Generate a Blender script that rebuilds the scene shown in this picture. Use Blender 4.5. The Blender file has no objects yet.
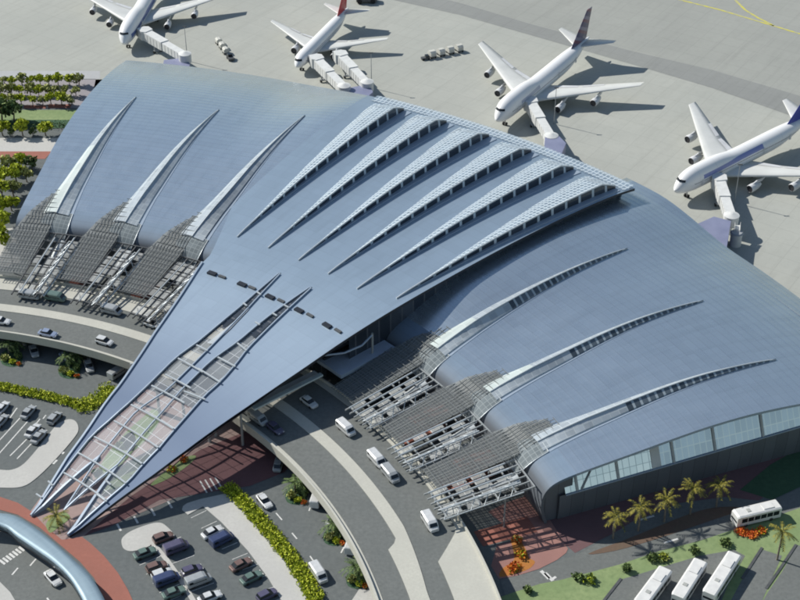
import bpy, math, random
from math import sin, cos, radians as R, degrees as D, hypot, atan2, pi
random.seed(7)
scene = bpy.context.scene
col = scene.collection
# ------------------------------------------------------------------ camera numbers (estimated from the aircraft)
CF, CP, CH = 1465.26, R(34.5588), 232.79
CX, CY = -134.0, 183.0            # centre of the arcs the terminal and its road follow
AX = 51.75                        # bearing of the terminal's axis of symmetry
def at(u, v, z=0.0):
    a = (u-400)/CF; b = (v-300)/CF
    dy = cos(CP)-b*sin(CP); dz = -sin(CP)-b*cos(CP)
    t = (z-CH)/dz
    return (a*t, dy*t, z)
def pol(r, th, z=0.0):
    return (CX+r*cos(R(th)), CY+r*sin(R(th)), z)
def topol(p):
    return hypot(p[0]-CX, p[1]-CY), D(atan2(p[1]-CY, p[0]-CX))
def lerp_tab(tab, x):
    if x <= tab[0][0]: return tab[0][1]
    for (x0, y0), (x1, y1) in zip(tab, tab[1:]):
        if x <= x1: return y0+(y1-y0)*(x-x0)/(x1-x0) if x1 > x0 else y1
    return tab[-1][1]
# ------------------------------------------------------------------ materials
M = {}
class NT:
    def __init__(s, m): s.nt = m.node_tree; s.n = s.nt.nodes; s.l = s.nt.links
    def new(s, t, **k):
        n = s.n.new(t)
        for a, b in k.items(): setattr(n, a, b)
        return n
    def put(s, inp, v):
        if hasattr(v, 'is_linked') or hasattr(v, 'links'): s.l.new(v, inp)
        else: inp.default_value = v
    def math(s, op, a, b=None, c=None, clamp=False):
        n = s.new('ShaderNodeMath', operation=op); n.use_clamp = clamp
        s.put(n.inputs[0], a)
        if b is not None: s.put(n.inputs[1], b)
        if c is not None: s.put(n.inputs[2], c)
        return n.outputs[0]
    def mix(s, f, a, b):
        n = s.new('ShaderNodeMix', data_type='RGBA')
        s.put(n.inputs[0], f)
        s.put(n.inputs[6], a if not isinstance(a, tuple) else (*a[:3], 1)); s.put(n.inputs[7], b if not isinstance(b, tuple) else (*b[:3], 1))
        return n.outputs[2]
    def pos(s): return s.new('ShaderNodeNewGeometry').outputs['Position']
    def obj(s): return s.new('ShaderNodeTexCoord').outputs['Object']
    def xyz(s, v):
        n = s.new('ShaderNodeSeparateXYZ'); s.l.new(v, n.inputs[0]); return n.outputs[0], n.outputs[1], n.outputs[2]
    def noise(s, vec, scale, detail=4, rough=.55):
        n = s.new('ShaderNodeTexNoise'); s.l.new(vec, n.inputs['Vector'])
        n.inputs['Scale'].default_value = scale; n.inputs['Detail'].default_value = detail; n.inputs['Roughness'].default_value = rough
        return n.outputs[0]
    def ramp(s, f, lo, hi):
        n = s.new('ShaderNodeMapRange'); s.put(n.inputs[0], f)
        n.inputs[1].default_value = lo; n.inputs[2].default_value = hi
        return n.outputs[0]
    def polar(s):
        x, y, z = s.xyz(s.pos())
        dx = s.math('SUBTRACT', x, CX); dy = s.math('SUBTRACT', y, CY)
        r = s.math('SQRT', s.math('ADD', s.math('MULTIPLY', dx, dx), s.math('MULTIPLY', dy, dy)))
        th = s.math('MULTIPLY', s.math('ARCTAN2', dy, dx), 57.29578)
        return r, th, z
    def line(s, x, period, frac):        # 1 inside the line, 0 elsewhere
        f = s.math('FRACT', s.math('DIVIDE', x, period))
        return s.math('LESS_THAN', f, frac)
    def bump(s, h, strength=.3, dist=.1):
        n = s.new('ShaderNodeBump'); n.inputs['Strength'].default_value = strength; n.inputs['Distance'].default_value = dist
        s.l.new(h, n.inputs['Height']); return n.outputs[0]
def mat(name, c=(.5, .5, .5), rough=.6, metal=0.0, spec=.5):
    m = bpy.data.materials.new(name); m.use_nodes = True
    b = m.node_tree.nodes['Principled BSDF']
    b.inputs['Base Color'].default_value = (*c, 1); b.inputs['Roughness'].default_value = rough; b.inputs['Metallic'].default_value = metal
    b.inputs['Specular IOR Level'].default_value = spec
    M[name] = m
    return m, NT(m), b
def noisy(name, c, c2, scale=.3, rough=.8, metal=0, fine=None, bump=0, spec=.4, stretch=None):
    m, t, b = mat(name, c, rough, metal, spec)
    p = t.pos()
    n1 = t.noise(p, scale, 6, .6)
    f = t.ramp(n1, .35, .68)
    cc = t.mix(f, c, c2)
    if fine:
        n2 = t.noise(p, fine, 3, .6)
        cc = t.mix(t.ramp(n2, .3, .75), cc, tuple(x*.84 for x in c))
        if bump: t.l.new(t.bump(n2, bump, .1), b.inputs['Normal'])
    t.l.new(cc, b.inputs['Base Color'])
    return m
# ground surfaces
noisy('asphalt', (.128, .143, .145), (.155, .169, .168), .06, .9, fine=.9)
noisy('road_asphalt', (.150, .162, .158), (.185, .196, .19), .08, .9, fine=1.2)
noisy('lot_concrete', (.33, .31, .33), (.27, .255, .28), .1, .85, fine=1)
noisy('light_paving', (.54, .535, .51), (.47, .465, .445), .12, .85, fine=1.5)
noisy('beige_kerb', (.545, .54, .48), (.47, .465, .42), .15, .85, fine=2)
noisy('red_paving', (.36, .14, .105), (.29, .12, .095), .15, .85, fine=1.3)
noisy('shaded_red_paving', (.17, .085, .09), (.14, .072, .08), .15, .85, fine=1.3)  # red paving with the central roof's shade put into the colour
noisy('grey_pink_paving', (.37, .27, .25), (.31, .23, .22), .15, .85, fine=1.3)
noisy('pink_paving', (.36, .19, .165), (.29, .155, .14), .15, .85, fine=1.3)
noisy('brown_paving', (.18, .10, .105), (.14, .085, .09), .12, .9, fine=1.0)
noisy('brown_soil', (.15, .11, .08), (.17, .10, .075), .25, .95, fine=1.5)
noisy('lawn', (.20, .28, .125), (.30, .365, .175), .10, .95, fine=.8, bump=.4)
noisy('dark_lawn', (.045, .10, .055), (.07, .135, .07), .10, .95, fine=.8, bump=.4)
noisy('orange_flowers', (.46, .20, .04), (.40, .11, .035), .5, .8, fine=2)
noisy('concrete', (.34, .34, .32), (.27, .27, .26), .1, .85, fine=1)
m, t, b = mat('white_paint', (.74, .74, .72), .7)
n = t.noise(t.pos(), 1.3, 4); t.l.new(t.mix(t.ramp(n, .35, .75), (.72, .72, .7), (.45, .45, .44)), b.inputs['Base Color'])
m, t, b = mat('yellow_paint', (.62, .52, .06), .7)
n = t.noise(t.pos(), .4, 4); t.l.new(t.mix(t.ramp(n, .4, .65), (.60, .55, .07), (.42, .41, .24)), b.inputs['Base Color'])
def apron_mat(name, a, c):
    m, t, b = mat(name, a, .85, 0, .35)
    p = t.pos(); x, y, z = t.xyz(p)
    u = t.math('ADD', t.math('MULTIPLY', x, .55), t.math('MULTIPLY', y, .83)); v = t.math('SUBTRACT', t.math('MULTIPLY', x, .83), t.math('MULTIPLY', y, .55))
    cc = t.mix(t.ramp(t.noise(p, .022, 7, .62), .36, .66), a, c)
    cc = t.mix(t.math('MULTIPLY', t.ramp(t.noise(p, .5, 4, .6), .45, .8), .35), cc, tuple(q*.78 for q in a))
    mp = t.new('ShaderNodeCombineXYZ'); t.l.new(t.math('MULTIPLY', u, .03), mp.inputs[0]); t.l.new(t.math('MULTIPLY', v, .35), mp.inputs[1])
    cc = t.mix(t.math('MULTIPLY', t.ramp(t.noise(p, .11, 5, .7), .60, .78), .22), cc, tuple(q*.6 for q in a))
    pid = t.new('ShaderNodeTexWhiteNoise', noise_dimensions='2D'); cb = t.new('ShaderNodeCombineXYZ'); t.l.new(t.math('FLOOR', t.math('DIVIDE', u, 7.5)), cb.inputs[0]); t.l.new(t.math('FLOOR', t.math('DIVIDE', v, 7.5)), cb.inputs[1]); t.l.new(cb.outputs[0], pid.inputs['Vector'])
    cc = t.mix(t.math('MULTIPLY', pid.outputs['Value'], .10), cc, tuple(q*.7 for q in a))
    cc = t.mix(t.math('MULTIPLY', t.ramp(t.noise(mp.outputs[0], 1.0, 4), .52, .8), .34), cc, tuple(q*.62 for q in a))
    g = t.math('MAXIMUM', t.line(u, 7.5, .026), t.line(v, 7.5, .026))
    cc = t.mix(t.math('MULTIPLY', g, .24), cc, tuple(q*.5 for q in a))
    t.l.new(cc, b.inputs['Base Color'])
apron_mat('apron_concrete', (.415, .425, .39), (.365, .378, .35))
apron_mat('taxiway_asphalt', (.275, .285, .275), (.245, .255, .248))
apron_mat('outer_apron', (.345, .355, .33), (.305, .315, .295))
noisy('service_road', (.46, .47, .48), (.40, .41, .42), .06, .85, fine=.5)
# terminal
MET = .74
def roof_mat(name, a, c, seam=2.3, amt=.22, ro=.30, fade=False, matte=False):
    m, t, b = mat(name, a, .34, MET, .5)
    r, th, z = t.polar()
    s1 = t.math('FRACT', t.math('DIVIDE', r, seam)); rid = t.math('SINE', t.math('MULTIPLY', s1, 2*pi))
    s2 = t.line(th, 1.3, .022)
    cc = t.mix(t.ramp(t.noise(t.pos(), .03, 5, .6), .35, .7), a, c)
    cc = t.mix(t.math('MULTIPLY', t.math('LESS_THAN', s1, .14), amt), cc, tuple(q*.45 for q in a))
    cc = t.mix(t.math('MULTIPLY', s2, .12), cc, tuple(q*.5 for q in a))
    pid = t.new('ShaderNodeTexWhiteNoise', noise_dimensions='2D')
    cb = t.new('ShaderNodeCombineXYZ'); t.l.new(t.math('FLOOR', t.math('DIVIDE', r, seam)), cb.inputs[0]); t.l.new(t.math('FLOOR', t.math('DIVIDE', th, 1.3)), cb.inputs[1]); t.l.new(cb.outputs[0], pid.inputs['Vector'])
    cc = t.mix(t.math('MULTIPLY', pid.outputs['Value'], .10), cc, tuple(min(1, q*1.5) for q in a))
    sv = t.new('ShaderNodeCombineXYZ'); t.l.new(t.math('MULTIPLY', th, 2.2), sv.inputs[0]); t.l.new(t.math('MULTIPLY', r, .035), sv.inputs[1])
    cc = t.mix(t.math('MULTIPLY', t.ramp(t.noise(sv.outputs[0], 1.0, 5, .65), .48, .75), .30), cc, tuple(q*.68 for q in a))
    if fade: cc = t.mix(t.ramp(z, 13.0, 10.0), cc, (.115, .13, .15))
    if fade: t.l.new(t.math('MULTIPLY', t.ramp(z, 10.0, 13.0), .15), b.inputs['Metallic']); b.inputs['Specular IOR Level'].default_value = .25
    t.l.new(cc, b.inputs['Base Color'])
    t.l.new(t.math('ADD', t.math('MULTIPLY', t.noise(t.pos(), .25, 4), .12), ro), b.inputs['Roughness'])
    if matte:      # matter, darker base painted toward the finger tips to offset sun glare
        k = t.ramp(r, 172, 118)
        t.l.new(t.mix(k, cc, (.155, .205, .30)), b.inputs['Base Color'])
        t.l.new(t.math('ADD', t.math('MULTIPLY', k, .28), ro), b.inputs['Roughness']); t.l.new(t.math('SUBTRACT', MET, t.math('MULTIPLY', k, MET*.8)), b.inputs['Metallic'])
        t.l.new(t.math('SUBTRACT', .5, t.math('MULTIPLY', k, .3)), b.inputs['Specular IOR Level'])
    t.l.new(t.bump(rid, .10 if seam < 3 else .02, .10), b.inputs['Normal'])
roof_mat('roof_metal', (.47, .555, .635), (.435, .52, .60), 2.3, .17, .22)
MET = .55
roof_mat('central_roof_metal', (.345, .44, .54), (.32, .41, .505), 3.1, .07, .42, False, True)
MET = .15
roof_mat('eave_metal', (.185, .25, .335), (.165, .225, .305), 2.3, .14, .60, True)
MET = .3
roof_mat('ring_metal', (.27, .365, .43), (.25, .34, .41), 2.0, .05, .48)
noisy('roof_underside', (.10, .11, .12), (.07, .08, .09), .2, .7)
noisy('dark_fascia', (.02, .022, .03), (.03, .034, .042), .2, .4)
noisy('steel_white', (.62, .66, .68), (.52, .56, .58), .5, .35, .3)
noisy('steel_grey', (.40, .42, .425), (.32, .345, .35), .5, .5, .2)
noisy('steel_mid', (.22, .235, .24), (.17, .185, .19), .5, .55, .2)
noisy('steel_dark', (.115, .12, .125), (.08, .085, .09), .5, .55, .2)
noisy('trim_blue', (.34, .41, .50), (.30, .37, .46), .3, .5, .15)
noisy('membrane', (.42, .48, .58), (.36, .42, .52), .15, .6, fine=.8)
noisy('wall_white', (.62, .63, .62), (.5, .51, .5), .2, .6)
def glazing(name, c, frame, pr, pth, fr=.12, alpha=.0, rough=.15, fth=None, var=.35, metal=.0):
    m, t, b = mat(name, c, rough, metal, .6)
    r, th, z = t.polar()
    pid = t.new('ShaderNodeTexWhiteNoise', noise_dimensions='2D')
    cb = t.new('ShaderNodeCombineXYZ'); t.l.new(t.math('FLOOR', t.math('DIVIDE', r, pr)), cb.inputs[0]); t.l.new(t.math('FLOOR', t.math('DIVIDE', th, pth)), cb.inputs[1]); t.l.new(cb.outputs[0], pid.inputs['Vector'])
    cc = t.mix(t.math('MULTIPLY', pid.outputs['Value'], var), c, tuple(min(1, q*1.8+.04) for q in c))
    g = t.math('MAXIMUM', t.line(r, pr, fr), t.line(th, pth, fth or fr))
    cc = t.mix(g, cc, frame)
    t.l.new(cc, b.inputs['Base Color'])
    t.l.new(t.math('ADD', t.math('MULTIPLY', g, .4), rough), b.inputs['Roughness'])
    if alpha > 0:
        t.l.new(t.math('SUBTRACT', 1.0, t.math('MULTIPLY', t.math('SUBTRACT', 1.0, g), alpha)), b.inputs['Alpha'])
glazing('skylight_glass', (.36, .405, .44), (.47, .52, .55), 2.4, .42, .08, 0, .35, .10, .35, .15)
glazing('nose_glass', (.17, .20, .215), (.30, .335, .345), 1.2, .40, .12, .15, .6, .12, .3); M['nose_glass'].node_tree.nodes['Principled BSDF'].inputs['Specular IOR Level'].default_value = .15
glazing('pale_glass', (.46, .52, .51), (.55, .60, .59), 3.5, .9, .08, 0, .4, .06, .25)
glazing('ridge_lattice', (.30, .38, .46), (.53, .61, .67), 1.55, .30, .22, .42, .3, .24, .5, .15)
glazing('ridge_window', (.020, .030, .045), (.50, .58, .64), 5.6, 400, .17, 0, .12, .0001, .5)
glazing('side_window', (.06, .08, .10), (.38, .44, .48), 2.1, 400, .30, 0, .15, .0001, .8)
glazing('entrance_glass', (.46, .50, .55), (.55, .58, .61), 4.2, 1.3, .025, .78, .12, .02, .5)
glazing('curtain_glass', (.07, .09, .12), (.18, .20, .23), 3.0, 1.2, .06, 0, .1, .05, .5)
glazing('clerestory', (.022, .03, .042), (.07, .08, .10), 4.0, 400, .12, 0, .25, .0001, .6)
glazing('canopy_panel', (.40, .41, .40), (.55, .56, .55), 3.6, .9, .04, .45, .4, .03, .6)
glazing('mesh_screen', (.15, .165, .165), (.24, .255, .255), .9, .24, .2, .30, .6, .2, .3)
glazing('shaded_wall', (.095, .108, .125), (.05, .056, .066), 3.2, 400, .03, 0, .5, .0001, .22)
def wallglass(name, c, frame, pr, pz, z0):
    m, t, b = mat(name, c, .10, .7, .7)
    r, th, z = t.polar()
    pid = t.new('ShaderNodeTexWhiteNoise', noise_dimensions='2D')
    cb = t.new('ShaderNodeCombineXYZ'); t.l.new(t.math('FLOOR', t.math('DIVIDE', r, pr)), cb.inputs[0]); t.l.new(t.math('FLOOR', t.math('DIVIDE', t.math('SUBTRACT', z, z0), pz)), cb.inputs[1]); t.l.new(cb.outputs[0], pid.inputs['Vector'])
    g = t.math('MAXIMUM', t.line(r, pr, .11), t.line(t.math('SUBTRACT', z, z0), pz, .06))
    cc = t.mix(t.math('MULTIPLY', pid.outputs['Value'], .5), c, tuple(min(1, q*1.35) for q in c))
    cc = t.mix(g, cc, frame); t.l.new(cc, b.inputs['Base Color'])
wallglass('end_glass_pale', (.78, .83, .85), (.42, .47, .50), 1.7, 2.2, 7.4)
wallglass('end_glass_blue', (.45, .51, .58), (.64, .68, .70), 1.6, 3.4, 7.4)
# aircraft
def livery(name, base, band, zlo, zhi, x0, x1, winz, wx0, wx1, pitch=.55):
    m, t, b = mat(name, base, .3, 0, .5)
    x, y, z = t.xyz(t.obj())
    f = t.math('MULTIPLY', t.math('MULTIPLY', t.math('GREATER_THAN', z, zlo), t.math('LESS_THAN', z, zhi)), t.math('MULTIPLY', t.math('GREATER_THAN', x, x0), t.math('LESS_THAN', x, x1)))
    cc = t.mix(f, base, band)
    for wz in winz:
        w = t.math('MULTIPLY', t.math('LESS_THAN', t.math('ABSOLUTE', t.math('SUBTRACT', z, wz)), .19), t.line(x, pitch, .5))
        w = t.math('MULTIPLY', w, t.math('MULTIPLY', t.math('GREATER_THAN', x, wx0), t.math('LESS_THAN', x, wx1)))
        cc = t.mix(w, cc, (.03, .035, .05))
    d = t.math('MULTIPLY', t.line(x, 8.3, .012), .25)
    cc = t.mix(d, cc, (.3, .3, .32))
    t.l.new(cc, b.inputs['Base Color'])
WHT = (.80, .81, .82)
livery('livery_blue_stripe', WHT, (.10, .15, .36), 5.2, 6.9, 4, 66, [6.05], 6, 60)
livery('livery_plain', WHT, (.35, .38, .45), 4.2, 4.6, 4, 48, [5.0], 5, 42)
livery('livery_grey_titles', WHT, (.42, .45, .55), 6.5, 7.6, 12, 26, [6.05], 6, 60)
livery('livery_blue_titles', WHT, (.20, .24, .50), 6.6, 7.9, 10, 40, [6.05], 6, 60)
noisy('wing_grey', (.66, .67, .65), (.58, .59, .57), .15, .4, 0, spec=.5)
noisy('engine_white', (.66, .67, .68), (.56, .57, .58), .5, .35)
mat('engine_dark', (.03, .03, .035), .5)
mat('rubber', (.02, .02, .02), .85)
mat('gear_metal', (.35, .36, .37), .4, .6)
mat('fin_red', (.52, .045, .05), .35)
mat('fin_blue', (.055, .075, .36), .35)
m, t, b = mat('fin_striped', (.2, .15, .2), .35)
x, y, z = t.xyz(t.obj())
k = t.math('FRACT', t.math('DIVIDE', t.math('ADD', t.math('MULTIPLY', z, .75), t.math('MULTIPLY', x, .35)), 3.3))
t.l.new(t.mix(t.math('LESS_THAN', k, .42), t.mix(t.math('LESS_THAN', k, .7), (.22, .20, .27), (.16, .07, .10)), (.075, .07, .14)), b.inputs['Base Color'])
mat('fin_pale', (.60, .62, .68), .35)
mat('cockpit_glass', (.02, .025, .03), .1)
noisy('bridge_white', (.70, .71, .70), (.60, .61, .60), .5, .45)
noisy('bridge_grey', (.36, .38, .40), (.28, .30, .32), .5, .5)
noisy('lounge_blue', (.27, .29, .42), (.22, .24, .36), .2, .5, .2)
# vehicles
CARC = {'white': (.72, .73, .73), 'silver': (.42, .44, .45), 'blue': (.06, .08, .17), 'brown': (.22, .14, .12), 'green': (.15, .22, .19), 'purple': (.12, .11, .18), 'pale_blue': (.30, .36, .50), 'grey': (.18, .19, .20)}
for k_, c_ in CARC.items():
    m, t, b = mat('paint_'+k_, c_, .25, .15, .5); b.inputs['Coat Weight'].default_value = .4
    n = t.noise(t.obj(), 1.1, 4); t.l.new(t.mix(t.ramp(n, .35, .75), c_, tuple(q*.82 for q in c_)), b.inputs['Base Color'])
mat('car_glass', (.015, .02, .025), .08, 0, .6)
noisy('bus_white', (.74, .74, .72), (.64, .64, .63), .6, .35)
noisy('cart_grey', (.45, .46, .44), (.36, .37, .35), .8, .5)
noisy('crate_pale', (.60, .60, .55), (.48, .48, .44), .8, .6)
# vegetation
def leaf(name, c, c2):
    m, t, b = mat(name, c, .7, 0, .25)
    t.l.new(t.mix(t.ramp(t.noise(t.pos(), .9, 3), .3, .7), c, c2), b.inputs['Base Color'])
leaf('leaf_lime', (.42, .48, .03), (.33, .40, .03)); leaf('leaf_lime_light', (.58, .60, .06), (.47, .52, .04)); leaf('leaf_lime_dark', (.20, .26, .02), (.15, .20, .02))
leaf('leaf_green', (.10, .155, .05), (.13, .19, .06)); leaf('leaf_green_light', (.20, .27, .09), (.16, .22, .07)); leaf('leaf_green_dark', (.025, .05, .018), (.035, .065, .022))
leaf('leaf_olive', (.36, .38, .11), (.29, .32, .09)); leaf('leaf_olive_light', (.52, .53, .20), (.44, .46, .17)); leaf('leaf_olive_dark', (.18, .20, .07), (.14, .165, .055))
leaf('frond', (.22, .20, .03), (.30, .26, .045)); leaf('frond_dark', (.055, .065, .02), (.09, .09, .025))
leaf('petal_red', (.55, .07, .025), (.60, .16, .03)); leaf('petal_orange', (.60, .24, .02), (.55, .13, .02))
noisy('bark', (.13, .10, .075), (.19, .15, .11), 1.5, .9)
noisy('palm_bark', (.24, .21, .17), (.17, .14, .11), 1.5, .9)
# ------------------------------------------------------------------ mesh builder
ORG = {}          # object -> world offset of its origin (unrotated things only)
class MB:
    def __init__(s): s.v = []; s.f = []; s.m = []; s.sm = []
    def add(s, vs, fs, mi=0, smooth=False):
        o = len(s.v); s.v += [tuple(p) for p in vs]
        for f in fs: s.f.append(tuple(i+o for i in f)); s.m.append(mi); s.sm.append(smooth)
        return s
    def quad(s, a, b, c, d, mi=0): return s.add([a, b, c, d], [(0, 1, 2, 3)], mi)
    def poly(s, pts, mi=0): return s.add(pts, [tuple(range(len(pts)))], mi)
    def box(s, c, size, rz=0.0, mi=0):
        x, y, z = (q/2 for q in size); ca, sa = cos(rz), sin(rz)
        vs = [(c[0]+i*x*ca-j*y*sa, c[1]+i*x*sa+j*y*ca, c[2]+k*z) for k in (-1, 1) for i, j in ((-1, -1), (1, -1), (1, 1), (-1, 1))]
        return s.add(vs, [(3, 2, 1, 0), (4, 5, 6, 7), (0, 1, 5, 4), (1, 2, 6, 5), (2, 3, 7, 6), (3, 0, 4, 7)], mi)
    def bar(s, a, b, w, h, mi=0):            # rectangular bar, w sideways, h up
        dx, dy, dz = (b[i]-a[i] for i in range(3)); L = hypot(dx, dy) or 1e-6
        n = (-dy/L*w/2, dx/L*w/2)
        vs = [(p[0]+k*n[0], p[1]+k*n[1], p[2]+q*h/2) for p in (a, b) for k, q in ((-1, -1), (1, -1), (1, 1), (-1, 1))]
        return s.add(vs, [(0, 1, 2, 3), (7, 6, 5, 4), (0, 4, 5, 1), (1, 5, 6, 2), (2, 6, 7, 3), (3, 7, 4, 0)], mi)
    def tube(s, a, b, r0, r1=None, n=8, mi=0, smooth=True):
        r1 = r0 if r1 is None else r1
        d = [b[i]-a[i] for i in range(3)]; L = math.sqrt(sum(q*q for q in d)) or 1e-6; d = [q/L for q in d]
        u = (0, 0, 1) if abs(d[2]) < .9 else (1, 0, 0)
        e = (d[1]*u[2]-d[2]*u[1], d[2]*u[0]-d[0]*u[2], d[0]*u[1]-d[1]*u[0]); l = math.sqrt(sum(q*q for q in e)); e = [q/l for q in e]
        f = (d[1]*e[2]-d[2]*e[1], d[2]*e[0]-d[0]*e[2], d[0]*e[1]-d[1]*e[0])
        vs = [tuple(p[i]+r*(cos(2*pi*k/n)*e[i]+sin(2*pi*k/n)*f[i]) for i in range(3)) for p, r in ((a, r0), (b, r1)) for k in range(n)]
        s.add(vs, [(k, (k+1) % n, n+(k+1) % n, n+k) for k in range(n)], mi, smooth)
        return s.add(vs, [tuple(range(n))[::-1], tuple(range(n, 2*n))], mi)
    def grid(s, rows, mi=0, smooth=True, closed=False):
        nr, nc = len(rows), len(rows[0]); vs = [p for r in rows for p in r]
        fs = []
        for i in range(nr-1):
            for j in range(nc if closed else nc-1):
                k = (j+1) % nc
                fs.append((i*nc+j, i*nc+k, (i+1)*nc+k, (i+1)*nc+j))
        return s.add(vs, fs, mi, smooth)
    def prism(s, pts, z0, z1, mi=0):
        n = len(pts); vs = [(p[0], p[1], z0) for p in pts]+[(p[0], p[1], z1) for p in pts]
        return s.add(vs, [tuple(range(n))[::-1], tuple(range(n, 2*n))]+[(i, (i+1) % n, n+(i+1) % n, n+i) for i in range(n)], mi)
    def leaves(s, c, rad, n, size, mats=(0, 1, 2), seed=None):
        rn = random.Random(seed) if seed is not None else random
        for _ in range(n):
            while True:
                p = [rn.uniform(-1, 1) for _ in range(3)]
                q = sum(x*x for x in p)
                if .12 < q < 1: break
            q = math.sqrt(q); p = [c[i]+p[i]*rad[i]*(.75+.25*rn.random()) for i in range(3)]
            a = [rn.gauss(0, 1) for _ in range(3)]; b_ = [rn.gauss(0, 1) for _ in range(3)]
            la = math.sqrt(sum(x*x for x in a)) or 1; lb = math.sqrt(sum(x*x for x in b_)) or 1
            sz = size*rn.uniform(.6, 1.3); a = [x/la*sz for x in a]; b_ = [x/lb*sz*.8 for x in b_]
            h = (p[2]-c[2])/rad[2]
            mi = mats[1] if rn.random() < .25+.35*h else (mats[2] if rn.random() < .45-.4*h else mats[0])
            s.add([[p[i]-a[i]*.5 for i in range(3)], [p[i]+b_[i]*.5 for i in range(3)], [p[i]+a[i]*.5 for i in range(3)], [p[i]-b_[i]*.5 for i in range(3)]], [(0, 1, 2, 3)], mi)
        return s
    def build(s, name, mats, parent=None, local=False):
        if isinstance(mats, str): mats = [mats]
        o_ = (0, 0, 0) if (parent is None or local) else ORG.get(parent.name, (0, 0, 0))
        me = bpy.data.meshes.new(name)
        me.from_pydata([(v[0]-o_[0], v[1]-o_[1], v[2]-o_[2]) for v in s.v], [], s.f)
        for q in mats: me.materials.append(M[q])
        me.polygons.foreach_set('material_index', s.m); me.polygons.foreach_set('use_smooth', s.sm)
        me.update()
        ob = bpy.data.objects.new(name, me); col.objects.link(ob)
        if parent: ob.parent = parent; ORG[ob.name] = o_
        return ob
def tag(o, label=None, cat=None, group=None, kind=None):
    for k_, v_ in (('label', label), ('category', cat), ('group', group), ('kind', kind)):
        if v_: o[k_] = v_
    return o
def thing(name, label, cat, loc=(0, 0, 0), rz=0.0, group=None):
    o = bpy.data.objects.new(name, None); col.objects.link(o); o.location = loc; o.rotation_euler = (0, 0, rz)
    o.empty_display_size = .5
    ORG[o.name] = tuple(loc)
    return tag(o, label, cat, group)
def copy_tree(o, parent=None):
    c = o.copy(); col.objects.link(c)
    if parent: c.parent = parent
    for ch in list(o.children): copy_tree(ch, c)
    return c
def sheet(name, pts, m, z, kind='structure'):
    b_ = MB().poly([(p[0], p[1], z) for p in pts])
    o = b_.build(name, m)
    if o.data.polygons[0].normal.z < 0: o.data.flip_normals()
    return tag(o, kind=kind)
def px(pts, z=0.0): return [at(u, v, z) for u, v in pts]
def slab(name, pts, m, z0, z1):
    a = sum(pts[i][0]*pts[(i+1) % len(pts)][1]-pts[(i+1) % len(pts)][0]*pts[i][1] for i in range(len(pts)))
    if a < 0: pts = pts[::-1]
    return tag(MB().prism(pts, z0, z1).build(name, m), kind='structure')
def ribbon(pts, w):
    L, Rr = [], []
    for i, p in enumerate(pts):
        a = pts[max(0, i-1)]; b_ = pts[min(len(pts)-1, i+1)]; dx, dy = b_[0]-a[0], b_[1]-a[1]; l = hypot(dx, dy) or 1
        n = (-dy/l*w/2, dx/l*w/2); L.append((p[0]+n[0], p[1]+n[1])); Rr.append((p[0]-n[0], p[1]-n[1]))
    return L+Rr[::-1]
def smoothpts(pts, n=6):
    out = []
    for i in range(len(pts)-1):
        p0, p1, p2, p3 = pts[max(0, i-1)], pts[i], pts[i+1], pts[min(len(pts)-1, i+2)]
        for k in range(n):
            t_ = k/n
            out.append(tuple(.5*(2*p1[j]+(p2[j]-p0[j])*t_+(2*p0[j]-5*p1[j]+4*p2[j]-p3[j])*t_*t_+(3*p1[j]-p0[j]-3*p2[j]+p3[j])*t_**3) for j in range(len(p1))))
    out.append(pts[-1]); return out
def closed_smooth(pts, n=5):
    P = pts; N = len(P); out = []
    for i in range(N):
        p0, p1, p2, p3 = P[i-1], P[i], P[(i+1) % N], P[(i+2) % N]
        for k in range(n):
            t_ = k/n
            out.append(tuple(.5*(2*p1[j]+(p2[j]-p0[j])*t_+(2*p0[j]-5*p1[j]+4*p2[j]-p3[j])*t_*t_+(3*p1[j]-p0[j]-3*p2[j]+p3[j])*t_**3) for j in range(len(p1))))
    return out
# ------------------------------------------------------------------ setting
sheet('ground', [(-3000, -500), (3000, -500), (3000, 5000), (-3000, 5000)], 'asphalt', 0.0)
edge = px([(-260, 78), (0, 78), (96, 78)])
arc = [pol(262, a)[:2] for a in range(84, 4, -2)]
sheet('apron', [p[:2] for p in edge]+arc+[(700, 150), (2500, 600), (2500, 4500), (-2500, 4500), (-1500, 700)], 'apron_concrete', .02)
sheet('service_road', [p[:2] for p in px([(-260, 79), (100, 79), (100, 71), (-260, 71)])], 'service_road', .04)
lo = [(530, 35), (641, 67), (712, 88), (783, 113), (860, 141), (1000, 195)]; up = [(1000, 165), (860, 117), (800, 96), (712, 70), (631, 51), (530, 24)]
l2 = [(250, -30), (330, -14), (380, -3), (460, 15)]
sheet('taxiway', [p[:2] for p in px(l2+lo+up+[(460, 3), (380, -16), (330, -27), (250, -44)])], 'taxiway_asphalt', .06)
sheet('far_apron', [p[:2] for p in px([(250, -44), (330, -27), (380, -16), (460, 3), (530, 24), (631, 51), (712, 70), (800, 96), (860, 117), (1000, 165), (1500, 100), (1100, -120), (200, -130)])], 'outer_apron', .045)
for pts in ([(640, -11), (680, 0), (720, 10), (760, 22), (800, 34), (860, 53)], [(705, -40), (728, -8), (737, 2), (745, 10), (758, 18), (774, 26)]):
    sheet('taxiway_line', [q for q in ribbon([p[:2] for p in px(pts)], 1.0)], 'yellow_paint', .09)
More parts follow.
